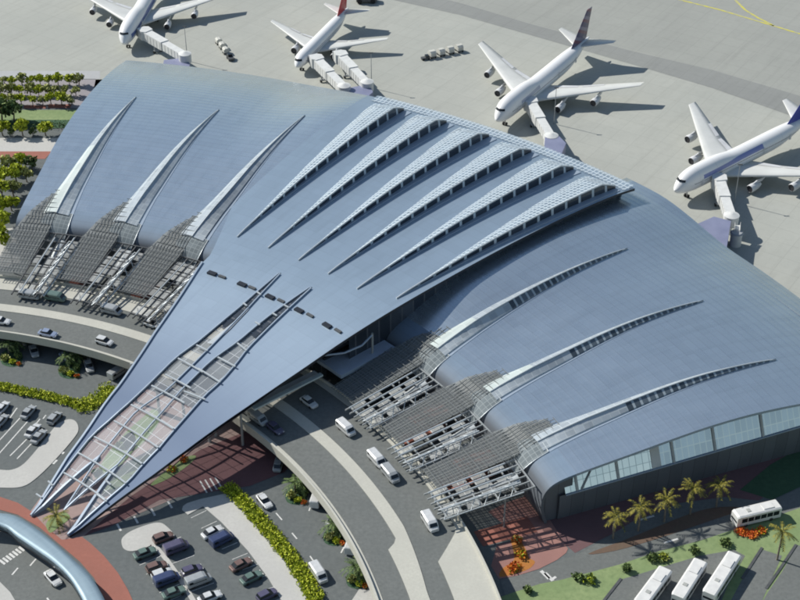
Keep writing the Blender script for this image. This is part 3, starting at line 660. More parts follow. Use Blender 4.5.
# spear skylights with their glazed noses and the curbside canopies below
SK = [25.0, 31.6, 38.3, 65.6, 72.3, 79.0]
for k_, ts in enumerate(SK):
    left = ts > AX
    rt = 250.0 if k_ not in (3, 5) else 252.0
    lft, rgt, rows, beam = [], [], [], []
    for r in rs(183, rt, 2.5):
        f = (rt-r)/(rt-183); w = (.98 if not left else 1.25)*f**(.8 if f < .8 else .8+(f-.8)*.6)*200/r*(1+max(0, f-.8)*.9); h = 1.9*f**.6*(1-2.6*max(0, f-.8))
        c_ = ts+.12*f
        Z = lambda th, o_: pol(r, th, zw(r, th)+o_)
        lft.append([Z(c_+w, .06), Z(c_+w*.55, h*.75), Z(c_-w*.05, h)])
        rgt.append([Z(c_-w*.05, h), Z(c_-w*.75, .42), Z(c_-w*.80, .1)])
        rows.append([Z(c_-w*.8, .12), Z(c_-w, .1), Z(c_-w*1.02, -.1)])
        beam.append(Z(c_-w*.05, h+.1))
    sk = MB().grid(rows, 0, False).build('spear_skylight', 'trim_blue', term)
    sk['label'] = 'spear-shaped glazed skylight on the %s wing, %s from the %s end' % ('left' if left else 'right', ['nearest', 'second', 'third'][k_ if not left else 5-k_], 'left' if left else 'right')
    n5 = len(lft)//2 if left else len(lft)//4
    MB().grid(lft[n5-1:], 0, False).build('glazing', 'skylight_glass', sk)
    MB().grid(lft[:n5], 0, False).build('glazing', 'pale_glass' if k_ in (5, 1, 2) else 'skylight_glass', sk)
    n6 = len(rgt)//3
    MB().grid(rgt[:n6+1], 0, False).build('side_glazing', 'skylight_glass', sk)
    MB().grid(rgt[n6:], 0, False).build('window_strip', 'side_window' if not left else 'skylight_glass', sk)
    q = MB()
    for a, c in zip(beam, beam[1:]): q.tube(a, c, .16, n=6)
    q.build('ridge_beam', 'steel_white', sk)
    # nose: the glazing bends over the eave
    NP = [(184, zw(184)+.15), (180.6, 12.0), (178.0, 10.4), (176.2, 8.4)]
    NP = smoothpts(NP, 3)
    wl = lambda i_: (1.16 if not left else 1.48)*(1.0+.10*sin(pi*i_/len(NP))-.10*(i_/len(NP))**2)
    rows = [[pol(r, ts+.1+wl(i_)*s_, z+(.82*(1-i_/(len(NP)-1))**.8+.06)*(1-abs(s_)**1.3)*(.75+.25*s_ if i_ < 4 else 1)) for s_ in (-1, -.6, 0, .6, 1)] for i_, (r, z) in enumerate(NP)]
    nz = MB().grid(rows, 0, True).build('glazed_nose', 'nose_glass', sk)
    q = MB()
    for e in (0, 4):
        p = [row[e] for row in rows]
        for a, c in zip(p, p[1:]): q.tube(a, c, .14, n=6)
    for row in (rows[0], rows[-1]):
        for a, c in zip(row, row[1:]): q.tube(a, c, .12, n=6)
    q.build('nose_frame', 'steel_white', sk)
    q = MB(); q.grid([[pol(175.9-i_*1.3, ts-.25-1.0+s_*.5, 8.4-i_*.25+.7*(1-s_*s_)) for s_ in (-1, -.5, 0, .5, 1)] for i_ in range(7)], 0, True)
    q.build('nose_cap', 'steel_white', sk)
    # canopy: lower glazed half and upper fine lattice half
    zl = lambda r: 8.2+(r-152)*.085
    r_out = 150.5 if left else 155.5
    dk = 'steel_dark' if left else 'steel_grey'
    fr = MB()
    for j in range(6):
        th = ts-3.25+j*.66
        fr.bar(pol(r_out-1.6, th, zl(r_out-1.6)), pol(177, th, zl(177)), .30 if left else .22, .4)
    fr.bar(pol(r_out, ts-3.3, zl(r_out)), pol(r_out, ts+.1, zl(r_out)), .4, .4)
    for r in rs(r_out+3.6, 177, 3.8): fr.bar(pol(r, ts-3.3, zl(r)+.1), pol(r, ts+.1, zl(r)+.1), .3, .3)
    can = fr.build('canopy', dk, term)
    can['label'] = 'curbside steel and glass canopy below the %s wing skylight %s from the %s end' % ('left' if left else 'right', ['nearest', 'second', 'third'][k_ if not left else 5-k_], 'left' if left else 'right')
    rng = random.Random(k_)
    q = MB()
    for j in range(5):
        for i_, r in enumerate(rs(r_out+.4, 175, 4)[:-1]):
            if rng.random() < (.28 if left else .5): continue
            a = ts-3.25+j*.66+.08
            q.quad(pol(r, a, zl(r)+.12), pol(r+3.5, a, zl(r+3.5)+.12), pol(r+3.5, a+.5, zl(r+3.5)+.12), pol(r, a+.5, zl(r)+.12))
    q.build('glass_panel', 'canopy_panel', can)
    # white tubular truss along the right edge of the lower half
    q = MB(); t0, t1, t2 = ts-3.5, ts-2.9, ts-2.3
    pts = rs(r_out-1, 174, 3.2)
    for i_, (a, c) in enumerate(zip(pts, pts[1:])):
        q.tube(pol(a, t0, zl(a)+.3), pol(c, t0, zl(c)+.3), .16, n=5); q.tube(pol(a, t2, zl(a)+.3), pol(c, t2, zl(c)+.3), .16, n=5); q.tube(pol(a, t1, zl(a)+1.7), pol(c, t1, zl(c)+1.7), .2, n=5)
        q.tube(pol(a, t0, zl(a)+.3), pol((a+c)/2, t1, zl(a)+1.7), .1, n=4); q.tube(pol((a+c)/2, t1, zl(a)+1.7), pol(c, t2, zl(c)+.3), .1, n=4); q.tube(pol(a, t2, zl(a)+.3), pol((a+c)/2, t1, zl(a)+1.7), .1, n=4)
    q.build('truss', 'steel_white', can)
    q = MB()
    for tb in ((ts-.9,) if left else (ts-.25, ts-.9, ts-1.5)):
        for a, c in zip(pts, pts[1:]): q.tube(pol(a, tb, zl(a)+.9), pol(c, tb, zl(c)+.9), .2, n=6)
    q.build('tie_rod', 'steel_white', can)
    # upper half
    ru0, ru1 = (157.5, 193) if left else (156.5, 190)
    zu = lambda r: (8.6+(r-156)*.13) if r < 176 else max(8.6+(r-156)*.13, zw(r)+.75)
    q = MB()
    for j in range(11):
        th = ts+.15+j*.32
        p = [pol(r, th, zu(r)) for r in rs(ru0, min(ru1, 176+(3.3-j*.32)/.13), 2.5)]
        for a, c in zip(p, p[1:]): q.bar(a, c, .09, .14)
    for r in rs(ru0, ru1, 1.9): q.bar(pol(r, ts+.1, zu(r)+.2), pol(r, ts+(3.4 if r < 176 else max(1.3, 3.4-(r-176)*.13)), zu(r)+.2), .11, .16)
    q.build('lattice', 'steel_mid', can)
    q = MB(); q.grid([[pol(r, ts+.15, zu(r)-.3), pol(r, ts+(3.35 if r < 178 else max(1.2, 3.35-(r-178)*.14)), zu(r)-.3)] for r in rs(ru0+1, ru1-1, 3)], 0, False)
    q.build('mesh_screen', 'mesh_screen', can)
    for th in (ts-3.1, ts-.2, ts+3.2):
        for r, zf in ((r_out+2.5, zl), (170, zl)):
            MB().tube(pol(r, th, DZ if r < 158 else 0), pol(r, th, zf(r)), .2, .18, 8).build('post', dk, can)
# planting and paving glimpsed in the light wells between canopies
for k_, tg in enumerate((28.3-.1, 34.9, 21.4, 62.1, 68.8, 75.5)):
    q = [pol(163, tg-.9), pol(176.5, tg-.9), pol(176.5, tg+.9), pol(163, tg+.9)]
    sheet('paved_bed', [p[:2] for p in q], 'red_paving', .09)
    if k_ in (0, 1): 
        q = [pol(167, tg-.9), pol(176.8, tg-.9), pol(176.8, tg+.7), pol(167, tg+.7)]
        MB().prism(q, 4.6, 5.2).build('terrace', 'red_paving', term)
# gate lounges on the airside
def lounge(pts, z, base=0.0):
    q = MB(); P = [at(u, v, z) for u, v in pts]
    a = sum(P[i][0]*P[(i+1) % len(P)][1]-P[(i+1) % len(P)][0]*P[i][1] for i in range(len(P)))
    q.prism(P if a > 0 else P[::-1], base, z); return q.build('gate_lounge', 'lounge_blue', term)
lounge([(690, 227), (714, 216.5), (731, 221), (726, 252), (712, 262), (690, 240)], 7.0)
lounge([(164, 60), (186, 57.5), (190, 64), (188, 70), (162, 69)], 4.0)
lounge([(343, 89), (369, 84), (373, 92), (366, 98), (342, 95)], 5.0)
lounge([(545, 137), (558, 135), (566, 143), (560, 158), (544, 150)], 6.5)
# ------------------------------------------------------------------ aircraft
def ellipse_ring(x, w, zb, zt, n=20):
    c = (zb+zt)/2; h = (zt-zb)/2
    return [(x, w*cos(2*pi*k/n), c+h*sin(2*pi*k/n)) for k in range(n)]
def airfoil(rootp, tipp, croot, ctip, troot, ttip, steps, vert=False, kink=None):
    rows = []
    for k in range(steps+1):
        f = k/steps; p = [rootp[i]+(tipp[i]-rootp[i])*f for i in range(3)]; ch = croot+(ctip-croot)*f if kink is None else (croot+(kink[1]-croot)*f/kink[0] if f < kink[0] else kink[1]+(ctip-kink[1])*(f-kink[0])/(1-kink[0])); th = troot+(ttip-troot)*f
        sec = [(0, 0), (.08, .42), (.3, .55), (.65, .32), (1, .04), (1, -.04), (.65, -.25), (.3, -.42), (.08, -.35)]
        rows.append([(p[0]+a*ch, p[1]+(b_*th if vert else 0), p[2]+(0 if vert else b_*th)) for a, b_ in sec])
    q = MB(); q.grid(rows, 0, True, True); q.add(rows[-1], [tuple(range(9))]); q.add(rows[0], [tuple(range(9))[::-1]])
    return q
ST747 = [(0, .08, 4.7, 4.9), (.5, .75, 4.0, 5.6), (1.4, 1.45, 3.4, 6.9), (2.8, 2.1, 2.95, 8.3), (4.5, 2.65, 2.6, 9.3), (7, 3.05, 2.35, 9.95), (11, 3.25, 2.25, 10.15), (19, 3.25, 2.25, 10.0), (23, 3.25, 2.25, 9.5), (27, 3.25, 2.25, 8.85), (32, 3.25, 2.2, 8.7), (46, 3.25, 2.3, 8.7), (52, 3.05, 2.9, 8.7), (57, 2.6, 4.0, 8.6), (62, 1.85, 5.4, 8.4), (66, 1.1, 6.5, 8.2), (69.5, .45, 7.3, 7.9), (70.6, .12, 7.5, 7.75)]
ST767 = [(0, .08, 3.5, 3.7), (.6, .8, 2.9, 4.6), (2, 1.6, 2.4, 5.9), (4, 2.2, 2.05, 6.75), (7, 2.5, 1.9, 7.1), (20, 2.52, 1.85, 7.1), (33, 2.5, 1.95, 7.1), (38, 2.25, 2.7, 7.1), (42, 1.75, 3.8, 7.0), (46, 1.05, 4.9, 6.75), (49.3, .4, 5.7, 6.3), (50, .1, 5.9, 6.1)]
def aircraft(name, label, loc, hd, big, liv, finm, sc=1.0):
    t_ = thing(name, label, 'airplane', (loc[0], loc[1], 0.0), R(hd)); t_.scale = (sc, sc, sc)
    S = smoothpts(ST747 if big else ST767, 2)
    q = MB(); rings = [ellipse_ring(*s_) for s_ in S]; q.grid(rings, 0, True, True); q.add(rings[0], [tuple(range(20))]); q.add(rings[-1], [tuple(range(20))[::-1]])
    q.build('fuselage', liv, t_, True)
    for s_ in (1, -1):
        if big: w = airfoil((19.5, s_*2.6, 3.6), (44.6, s_*32, 7.0), 15.5, 3.6, 1.7, .3, 10, kink=(.33, 10.2))
        else: w = airfoil((15.5, s_*2.0, 2.8), (29.5, s_*23.5, 5.2), 11.0, 2.3, 1.3, .22, 10, kink=(.33, 7.0))
        wg = w.build('wing', 'wing_grey', t_, True)
        q = MB(); y0 = 4 if big else 3
        for f0, f1 in ((.10, .33), (.38, .60)):
            P_ = []
            for f in (f0, f1):
                if big: x = 19.5+25.1*f; ch = 15.5+(10.2-15.5)*f/.33 if f < .33 else 10.2+(3.6-10.2)*(f-.33)/.67; y = 2.6+29.4*f; z = 3.6+3.4*f
                else: x = 15.5+14*f; ch = 11+(7-11)*f/.33 if f < .33 else 7+(2.3-7)*(f-.33)/.67; y = 2+21.5*f; z = 2.8+2.4*f
                P_.append((x+ch*.80, s_*y, z+.30*(1-f)+.12)); P_.append((x+ch*.985, s_*y, z+.10))
            q.quad(P_[0], P_[1], P_[3], P_[2])
        q.build('flap', 'engine_white', wg, True)
        if big: tp = airfoil((60.0, s_*.9, 7.7), (67.6, s_*11.0, 9.0), 9.0, 2.6, .8, .2, 4)
        else: tp = airfoil((42, s_*.7, 6.3), (47.6, s_*9.2, 7.0), 6.2, 1.9, .55, .15, 4)
        tp.build('tailplane', 'wing_grey', t_, True)
        for (ex, ey, ez, er, el) in (((22.4, 11.7, 2.0, 1.35, 5.2), (31.2, 20.8, 3.1, 1.35, 5.2)) if big else ((15.6, 7.9, 1.75, 1.4, 4.6),)):
            q = MB(); q.grid([[(ex+el*a, s_*ey+er*b_*cos(2*pi*k/14), ez+er*b_*sin(2*pi*k/14)) for k in range(14)] for a, b_ in ((0, .86), (.06, .97), (.3, 1), (.62, .9), (.8, .72), (1, .5))], 0, True, True)
            en = q.build('engine', 'engine_white', t_, True)
            q = MB().tube((ex+el*.95, s_*ey, ez), (ex+el*1.18, s_*ey, ez), er*.42, er*.12, 10); q.build('exhaust_cone', 'engine_dark', en, True)
            q = MB(); q.add([(ex+.3, s_*ey+er*.84*cos(2*pi*k/14), ez+er*.84*sin(2*pi*k/14)) for k in range(14)], [tuple(range(14))]); q.build('fan', 'engine_dark', en, True)
            q = MB(); q.add([(ex+.9, s_*ey, ez+er*.95), (ex+el+.6, s_*ey, ez+er*.6), (ex+el+3.2, s_*ey, ez+er+.55), (ex+3.4, s_*ey, ez+er+.55)], [(0, 1, 2, 3)]); 
            q2 = MB()
            for dy in (-.18, .18): q2.add([(v[0], v[1]+dy, v[2]) for v in q.v], [(0, 1, 2, 3)])
            q2.add([(v[0], v[1]+dy, v[2]) for dy in (-.18, .18) for v in q.v], [(0, 3, 7, 4), (0, 4, 5, 1)]); q2.build('pylon', 'engine_white', en, True)
    if big: fn = airfoil((55.0, 0, 8.2), (66.8, 0, 19.4), 13.0, 4.4, .9, .3, 5, True)
    else: fn = airfoil((38.5, 0, 6.8), (46.5, 0, 15.6), 9.6, 3.2, .7, .22, 5, True)
    fn.build('tail_fin', finm, t_, True)
    # cockpit windows
    q = MB()
    if big: P_ = [(1.75, .0, 7.42), (2.15, 1.05, 7.35), (2.75, 1.72, 7.3), (2.3, .0, 7.98), (2.65, .95, 7.93), (3.15, 1.5, 7.9)]
    else: P_ = [(1.15, .0, 5.22), (1.5, .85, 5.12), (2.1, 1.42, 5.05), (1.75, .0, 5.82), (2.05, .75, 5.75), (2.55, 1.2, 5.7)]
    for s_ in (1, -1):
        vs = [(x-.12, s_*(y*1.04), z+.1) for x, y, z in P_]
        q.add(vs, [(0, 1, 4, 3), (1, 2, 5, 4)])
    q.build('cockpit_window', 'cockpit_glass', t_, True)
    for gx, gy, gz in (((6.5, 0, 2.5), (32.5, 5.2, 3.0), (32.5, -5.2, 3.0), (35.2, 1.9, 2.4), (35.2, -1.9, 2.4)) if big else ((4.8, 0, 2.1), (23.5, 4.6, 2.3), (23.5, -4.6, 2.3))):
        g_ = MB().tube((gx, gy, .6), (gx, gy, gz), .2, .22, 8).build('landing_gear', 'gear_metal', t_, True)
        q = MB(); rr = .6 if big else .52
        for dx in ((-.75, .75) if gx > 10 else (0,)):
            for dy in (-.55, .55): q.tube((gx+dx, gy+dy-.2, rr), (gx+dx, gy+dy+.2, rr), rr, rr, 12)
        q.build('wheel', 'rubber', g_, True)
    if big:
        for s_ in (1, -1):
            for dx in (9, 17.5, 39.5, 53.5):
                w_ = 3.28 if dx < 50 else 2.98
                q = MB(); q.quad((dx, s_*w_, 4.7), (dx+1.1, s_*w_, 4.7), (dx+1.1, s_*w_*.985, 6.6), (dx, s_*w_*.985, 6.6))
                q.build('cabin_door', 'engine_white', t_, True)
    return t_
aircraft('jumbo_jet', 'white jumbo jet with blue side stripe behind the far left corner of the roof', (-102.0, 498.0), 84.6, True, 'livery_blue_stripe', 'fin_blue', .96)
aircraft('twin_jet', 'smaller white twin-engined jet with red tail fin and two jet bridges', (-37.2, 480.2), 69.7, False, 'livery_plain', 'fin_red')
aircraft('jumbo_jet', 'white jumbo jet with dark striped tail fin parked near the top middle', (32.1, 436.9), 58.2, True, 'livery_grey_titles', 'fin_striped')
aircraft('jumbo_jet', 'white jumbo jet with blue titles and solid blue tail fin on the far right', (84.4, 390.2), 40.9, True, 'livery_blue_titles', 'fin_blue')
# jet bridges
def jet_bridge(label, cab, root, zc_=4.6, zr=5.2):
    a = at(*cab, zc_); c = at(*root, zr); L = hypot(a[0]-c[0], a[1]-c[1]); rz = atan2(a[1]-c[1], a[0]-c[0])
    t_ = thing('jet_bridge', label, 'jet bridge', (c[0], c[1], 0), rz)
    q = MB(); q.tube((0, 0, 0), (0, 0, 6.6), .7, .7, 12); q.tube((0, 0, 3.3), (0, 0, 6.6), 2.3, 2.3, 16); q.tube((0, 0, 6.6), (0, 0, 7.3), 2.4, .4, 16); q.build('rotunda', 'bridge_white', t_, True)
    k_ = L*.52
    q = MB(); q.bar((1.5, 0, zr-.2), (k_+1.5, 0, zr-.45), 2.9, 2.9); ribs = lambda q, x0, x1, w: [q.box((x, s_*w, zr-.2+(zc_-zr)*x/L), (.14, .08, 2.8), 0, 1) for x in [x0+2.2*i_ for i_ in range(int((x1-x0)/2.2)+1)] for s_ in (1, -1)]; ribs(q, 2.5, k_, 1.47); q.build('rear_tunnel', ['bridge_white', 'bridge_grey'], t_, True)
    q = MB(); q.bar((k_, 0, zr-.3), (L, 0, zc_-.05), 3.4, 3.3); ribs(q, k_+.8, L-1, 1.72); f = q.build('front_tunnel', ['bridge_white', 'bridge_grey'], t_, True)
    q = MB(); q.prism([(L-.5, -2.3), (L+2.6, -2.5), (L+3.7, -1.2), (L+3.7, 1.9), (L+.2, 2.3), (L-1.2, 1.2)], zc_-1.7, zc_+1.9); cb = q.build('cab', 'bridge_white', t_, True)
    q = MB(); q.prism([(L+3.72, -1.3), (L+4.6, -1.5), (L+4.6, 2.0), (L+3.72, 2.0)], zc_-1.4, zc_+1.6); q.build('bellows', 'bridge_grey', cb, True)
    q = MB(); w = L*.74
    for s_ in (-1.2, 1.2): q.tube((w, s_, .5), (w, s_, zc_-1.6), .25, .25, 8)
    q.box((w, 0, .9), (.8, 3.2, .5)); dr = q.build('drive_column', 'bridge_grey', t_, True)
    q = MB()
    for s_ in (-1.5, 1.5): q.tube((w, s_-.25, .55), (w, s_+.25, .55), .55, .55, 12)
    q.build('wheel', 'rubber', dr, True)
    q = MB()
    for i_ in range(8): q.box((L-2+i_*-.45, -2.6, zc_-1.8-i_*.42), (.5, 1.0, .08))
    q.bar((L-2, -2.2, zc_-1.8), (L-5.4, -2.2, .2), .1, .25); q.bar((L-2, -3.1, zc_-1.8), (L-5.4, -3.1, .2), .1, .25)
    q.build('service_stair', 'steel_grey', t_, True)
jet_bridge('white jet bridge leading to the leftmost jumbo jet with blue stripe', (147, 35), (185, 57))
jet_bridge('white jet bridge at the front door of the red-tailed jet', (318, 63), (344, 89))
jet_bridge('white jet bridge at the rear door of the red-tailed jet', (342, 59), (367, 85))
jet_bridge('white jet bridge leading to the jumbo jet with striped tail fin', (531, 106), (551, 139))
jet_bridge('white jet bridge leading to the blue-tailed jumbo jet on the far right', (719, 184), (731, 219))
# stair tower of the right-most bridge
tt = thing('access_tower', 'white curved stair tower on the apron below the right-most jet bridge', 'stair tower', at(735, 245))
q = MB(); p = at(735, 245)
q.tube((p[0], p[1], 0), (p[0], p[1], 4.2), 1.7, 1.7, 14); q.build('shaft', 'bridge_white', tt)
q = MB(); q.tube((p[0], p[1], 4.2), (p[0], p[1], 4.6), 2.0, 1.6, 14); q.build('cap', 'bridge_grey', tt)
q = MB(); c = at(737, 228, 4)
q.bar((p[0], p[1], 4.0), (c[0], c[1], 4.9), 1.6, .3)
for s_ in (-.8, .8): q.bar((p[0]+s_, p[1], 4.7), (c[0]+s_, c[1], 5.6), .08, .9)
q.build('gangway', 'bridge_white', tt)
# slim light masts
for (u, v), lb in (((187.5, 61), 'beside the leftmost jet bridge'), ((371.5, 88), 'beside the red-tailed jet'), ((554, 124), 'in the shadow of the jet with striped tail'), ((734.5, 203), 'by the right-most jet bridge')):
    p = at(u, v); t_ = thing('light_mast', 'slim grey apron light mast '+lb, 'light mast', p, group='apron light masts')
    MB().tube((0, 0, 0), (0, 0, 13.5), .16, .09, 8).build('pole', 'steel_grey', t_, True)
    MB().box((0, 0, 13.6), (1.5, .35, .25)).build('lamp_head', 'steel_dark', t_, True)
# baggage carts
cart = None
def make_cart():
    t_ = thing('baggage_cart', '', 'baggage cart')
    MB().box((0, 0, .55), (2.9, 1.6, .14)).build('deck', 'steel_dark', t_, True)
    q = MB(); q.grid([[(x, -.8, .62), (x, -.8, 1.45), (x, -.4, 1.85), (x, .4, 1.85), (x, .8, 1.45), (x, .8, .62)] for x in (-1.4, 1.4)], 0, False)
    for x in (-1.4, 1.4): q.poly([(x, -.8, .62), (x, -.8, 1.45), (x, -.4, 1.85), (x, .4, 1.85), (x, .8, 1.45), (x, .8, .62)])
    q.build('container', 'crate_pale', t_, True)
    for x in (-1.05, 1.05):
        for y in (-.7, .7): MB().tube((x, y-.1, .27), (x, y+.1, .27), .27, .27, 10).build('wheel', 'rubber', t_, True)
    MB().bar((1.4, 0, .5), (2.2, 0, .4), .1, .1).build('tow_bar', 'steel_dark', t_, True)
    return t_
carts = [((219, 44), 'rearmost pale cart of the slanting train left of the red-tailed jet'), ((222.5, 48.5), 'second pale cart of the slanting train left of the red-tailed jet'), ((226, 53.5), 'third pale cart of the slanting train left of the red-tailed jet'), ((432, 57.5), 'leftmost container cart of the row left of the striped-tail jet'), ((441, 55.5), 'second container cart from the left in the row beside the striped-tail jet'), ((450, 53.5), 'third container cart from the left in the row beside the striped-tail jet'), ((459, 51.5), 'rightmost container cart of the row beside the striped-tail jet')]
for i_, ((u, v), lb) in enumerate(carts):
    if cart is None: cart = make_cart(); o = cart
    else: o = copy_tree(cart)
    a = at(219, 44) if i_ < 3 else at(432, 57.5); c = at(229, 57) if i_ < 3 else at(459, 51.5)
    o.location = at(u, v); o.rotation_euler = (0, 0, atan2(c[1]-a[1], c[0]-a[0])); o['label'] = lb; o['group'] = 'baggage carts on the apron'
    o.scale = (.85, 1.35, 1.3) if i_ < 3 else (.80, 1.75, 1.5)
def tug(label, p, rz, s_=1.0):
    t_ = thing('tow_tractor', label, 'tow tractor', p, rz); t_.scale = (s_, s_, s_)
    q = MB(); q.prism([(-1.5, -.8), (1.5, -.8), (1.7, -.5), (1.7, .5), (1.5, .8), (-1.5, .8)], .35, 1.0); q.build('body', 'steel_dark', t_, True)
    q = MB(); q.prism([(-1.2, -.7), (.1, -.7), (.1, .7), (-1.2, .7)], 1.0, 1.75); q.build('cab', 'car_glass', t_, True)
    for x in (-1, 1):
        for y in (-.75, .75): MB().tube((x, y-.12, .38), (x, y+.12, .38), .38, .38, 10).build('wheel', 'rubber', t_, True)
a = at(229.5, 57.5); c = at(222, 48); tug('dark tow tractor at the head of the slanting cart train', at(230.5, 59.5), atan2(a[1]-c[1], a[0]-c[0]), 1.2)
a = at(350, 3); c = at(384, 2); tug('long dark tow tractor behind the red-tailed jet at the top edge', at(366, 2), atan2(c[1]-a[1], c[0]-a[0]), 2.6)
tug('dark tow tractor at the left end of the container cart row', at(425.5, 59.5), R(200), 1.0)
# ------------------------------------------------------------------ road vehicles
def loft(secs, mi=0, smooth=False):
    q = MB(); q.grid(secs, mi, smooth, True); n = len(secs[0]); q.add(secs[0], [tuple(range(n))]); q.add(secs[-1], [tuple(range(n))[::-1]]); return q
def box_sec(x, w, z0, z1, b_=.12): return [(x, -w, z0+b_), (x, -w+b_*.6, z0), (x, w-b_*.6, z0), (x, w, z0+b_), (x, w, z1-b_), (x, w-b_*1.4, z1), (x, -w+b_*1.4, z1), (x, -w, z1-b_)]
PROTO = {}
def car_proto(kind, colr):
    key = (kind, colr)
    if key in PROTO: return copy_tree(PROTO[key])
    nm = 'van' if kind == 'van' else 'parked_car'
    t_ = thing(nm, '', 'van' if kind == 'van' else 'car')
    pm = 'paint_'+colr
    if kind == 'hatch':
        q = loft([box_sec(x, w, .28, z) for x, w, z in ((-2.0, .74, .92), (-1.9, .85, 1.0), (-1.2, .89, 1.02), (.9, .89, .98), (1.7, .85, .86), (2.05, .72, .70))])
        q.build('body', pm, t_, True)
        q = loft([[(x, -w, .95), (x, w, .95), (x, w*.86, z), (x, -w*.86, z)] for x, w, z in ((-1.92, .76, 1.0), (-1.6, .79, 1.48), (.1, .79, 1.52), (1.05, .76, 1.0))]); q.build('window', 'car_glass', t_, True)
        q = loft([[(x, -w, 1.46), (x, w, 1.46), (x, w*.9, 1.56), (x, -w*.9, 1.56)] for x, w in ((-1.68, .66), (-1.5, .70), (-.02, .70), (.22, .64))]); q.build('roof', pm, t_, True)
    elif kind == 'sedan':
        q = loft([box_sec(x, w, .28, z) for x, w, z in ((-2.25, .70, .80), (-2.1, .84, .90), (-1.3, .90, .96), (.9, .90, .93), (1.9, .86, .82), (2.2, .72, .68))])
        bd = q.build('body', pm, t_, True)
        q = loft([[(x, -w, .9), (x, w, .9), (x, w*.84, z), (x, -w*.84, z)] for x, w, z in ((-1.75, .74, .95), (-1.05, .78, 1.40), (.15, .78, 1.43), (1.0, .76, .96))]); q.build('window', 'car_glass', t_, True)
        q = loft([[(x, -w, 1.38), (x, w, 1.38), (x, w*.9, 1.47), (x, -w*.9, 1.47)] for x, w in ((-1.12, .64), (-.9, .68), (.05, .68), (.28, .62))]); q.build('roof', pm, t_, True)
    else:
        q = loft([box_sec(x, w, .32, z, .16) for x, w, z in ((-2.45, .88, 1.85), (-2.3, .95, 2.0), (.9, .95, 2.0), (1.45, .94, 1.75), (1.95, .92, 1.15), (2.4, .82, .95))])
        q.build('body', pm, t_, True)
        q = MB()
        for s_ in (1, -1): q.add([(-2.1, s_*.958, 1.15), (1.35, s_*.958, 1.15), (1.0, s_*.93, 1.72), (-2.1, s_*.955, 1.72)], [(0, 1, 2, 3)])
        q.add([(1.97, -.78, 1.2), (1.97, .78, 1.2), (1.50, .72, 1.74), (1.50, -.72, 1.74)], [(0, 1, 2, 3)]); q.add([(-2.44, -.75, 1.2), (-2.44, .75, 1.2), (-2.36, .72, 1.75), (-2.36, -.72, 1.75)], [(0, 1, 2, 3)])
        q.build('window', 'car_glass', t_, True)
    for x in (-1.35, 1.35):
        for y in (-.80, .80): MB().tube((x, y-.12, .32), (x, y+.12, .32), .33, .33, 10).build('wheel', 'rubber', t_, True)
    for s_ in (-.55, .55): MB().box(({'sedan': 2.16, 'hatch': 1.98, 'van': 2.38}[kind], s_, .66), (.14, .32, .14)).build('headlight', 'white_paint', t_, True)
    PROTO[key] = t_
    return t_
def car(u, v, hd, kind, colr, label, z=0.0, group=None):
    p = at(u, v, z+.7); p = (p[0], p[1], z+.02)
    if kind == 'sedan' and int(u*3+v) % 5 < 2: kind = 'hatch'
    o = car_proto(kind, colr)
    if hd == 'T': ang = R(topol(p)[1]-90)
    elif hd == 'TB': ang = R(topol(p)[1]+90)
    else:
        a = at(u, v, z); c = at(u+hd[0], v+hd[1], z); ang = atan2(c[1]-a[1], c[0]-a[0])
    o.location = p; o.rotation_euler = (0, 0, ang); o.scale = (1.18, 1.2, 1.2); o['label'] = label
    if group: o['group'] = group
    return o
G1 = 'cars on the elevated road'; G2 = 'cars in the lower left car park'; G3 = 'cars in the bottom car park'; G4 = 'cars parked beside the elevated road'
UR = (18, -20)
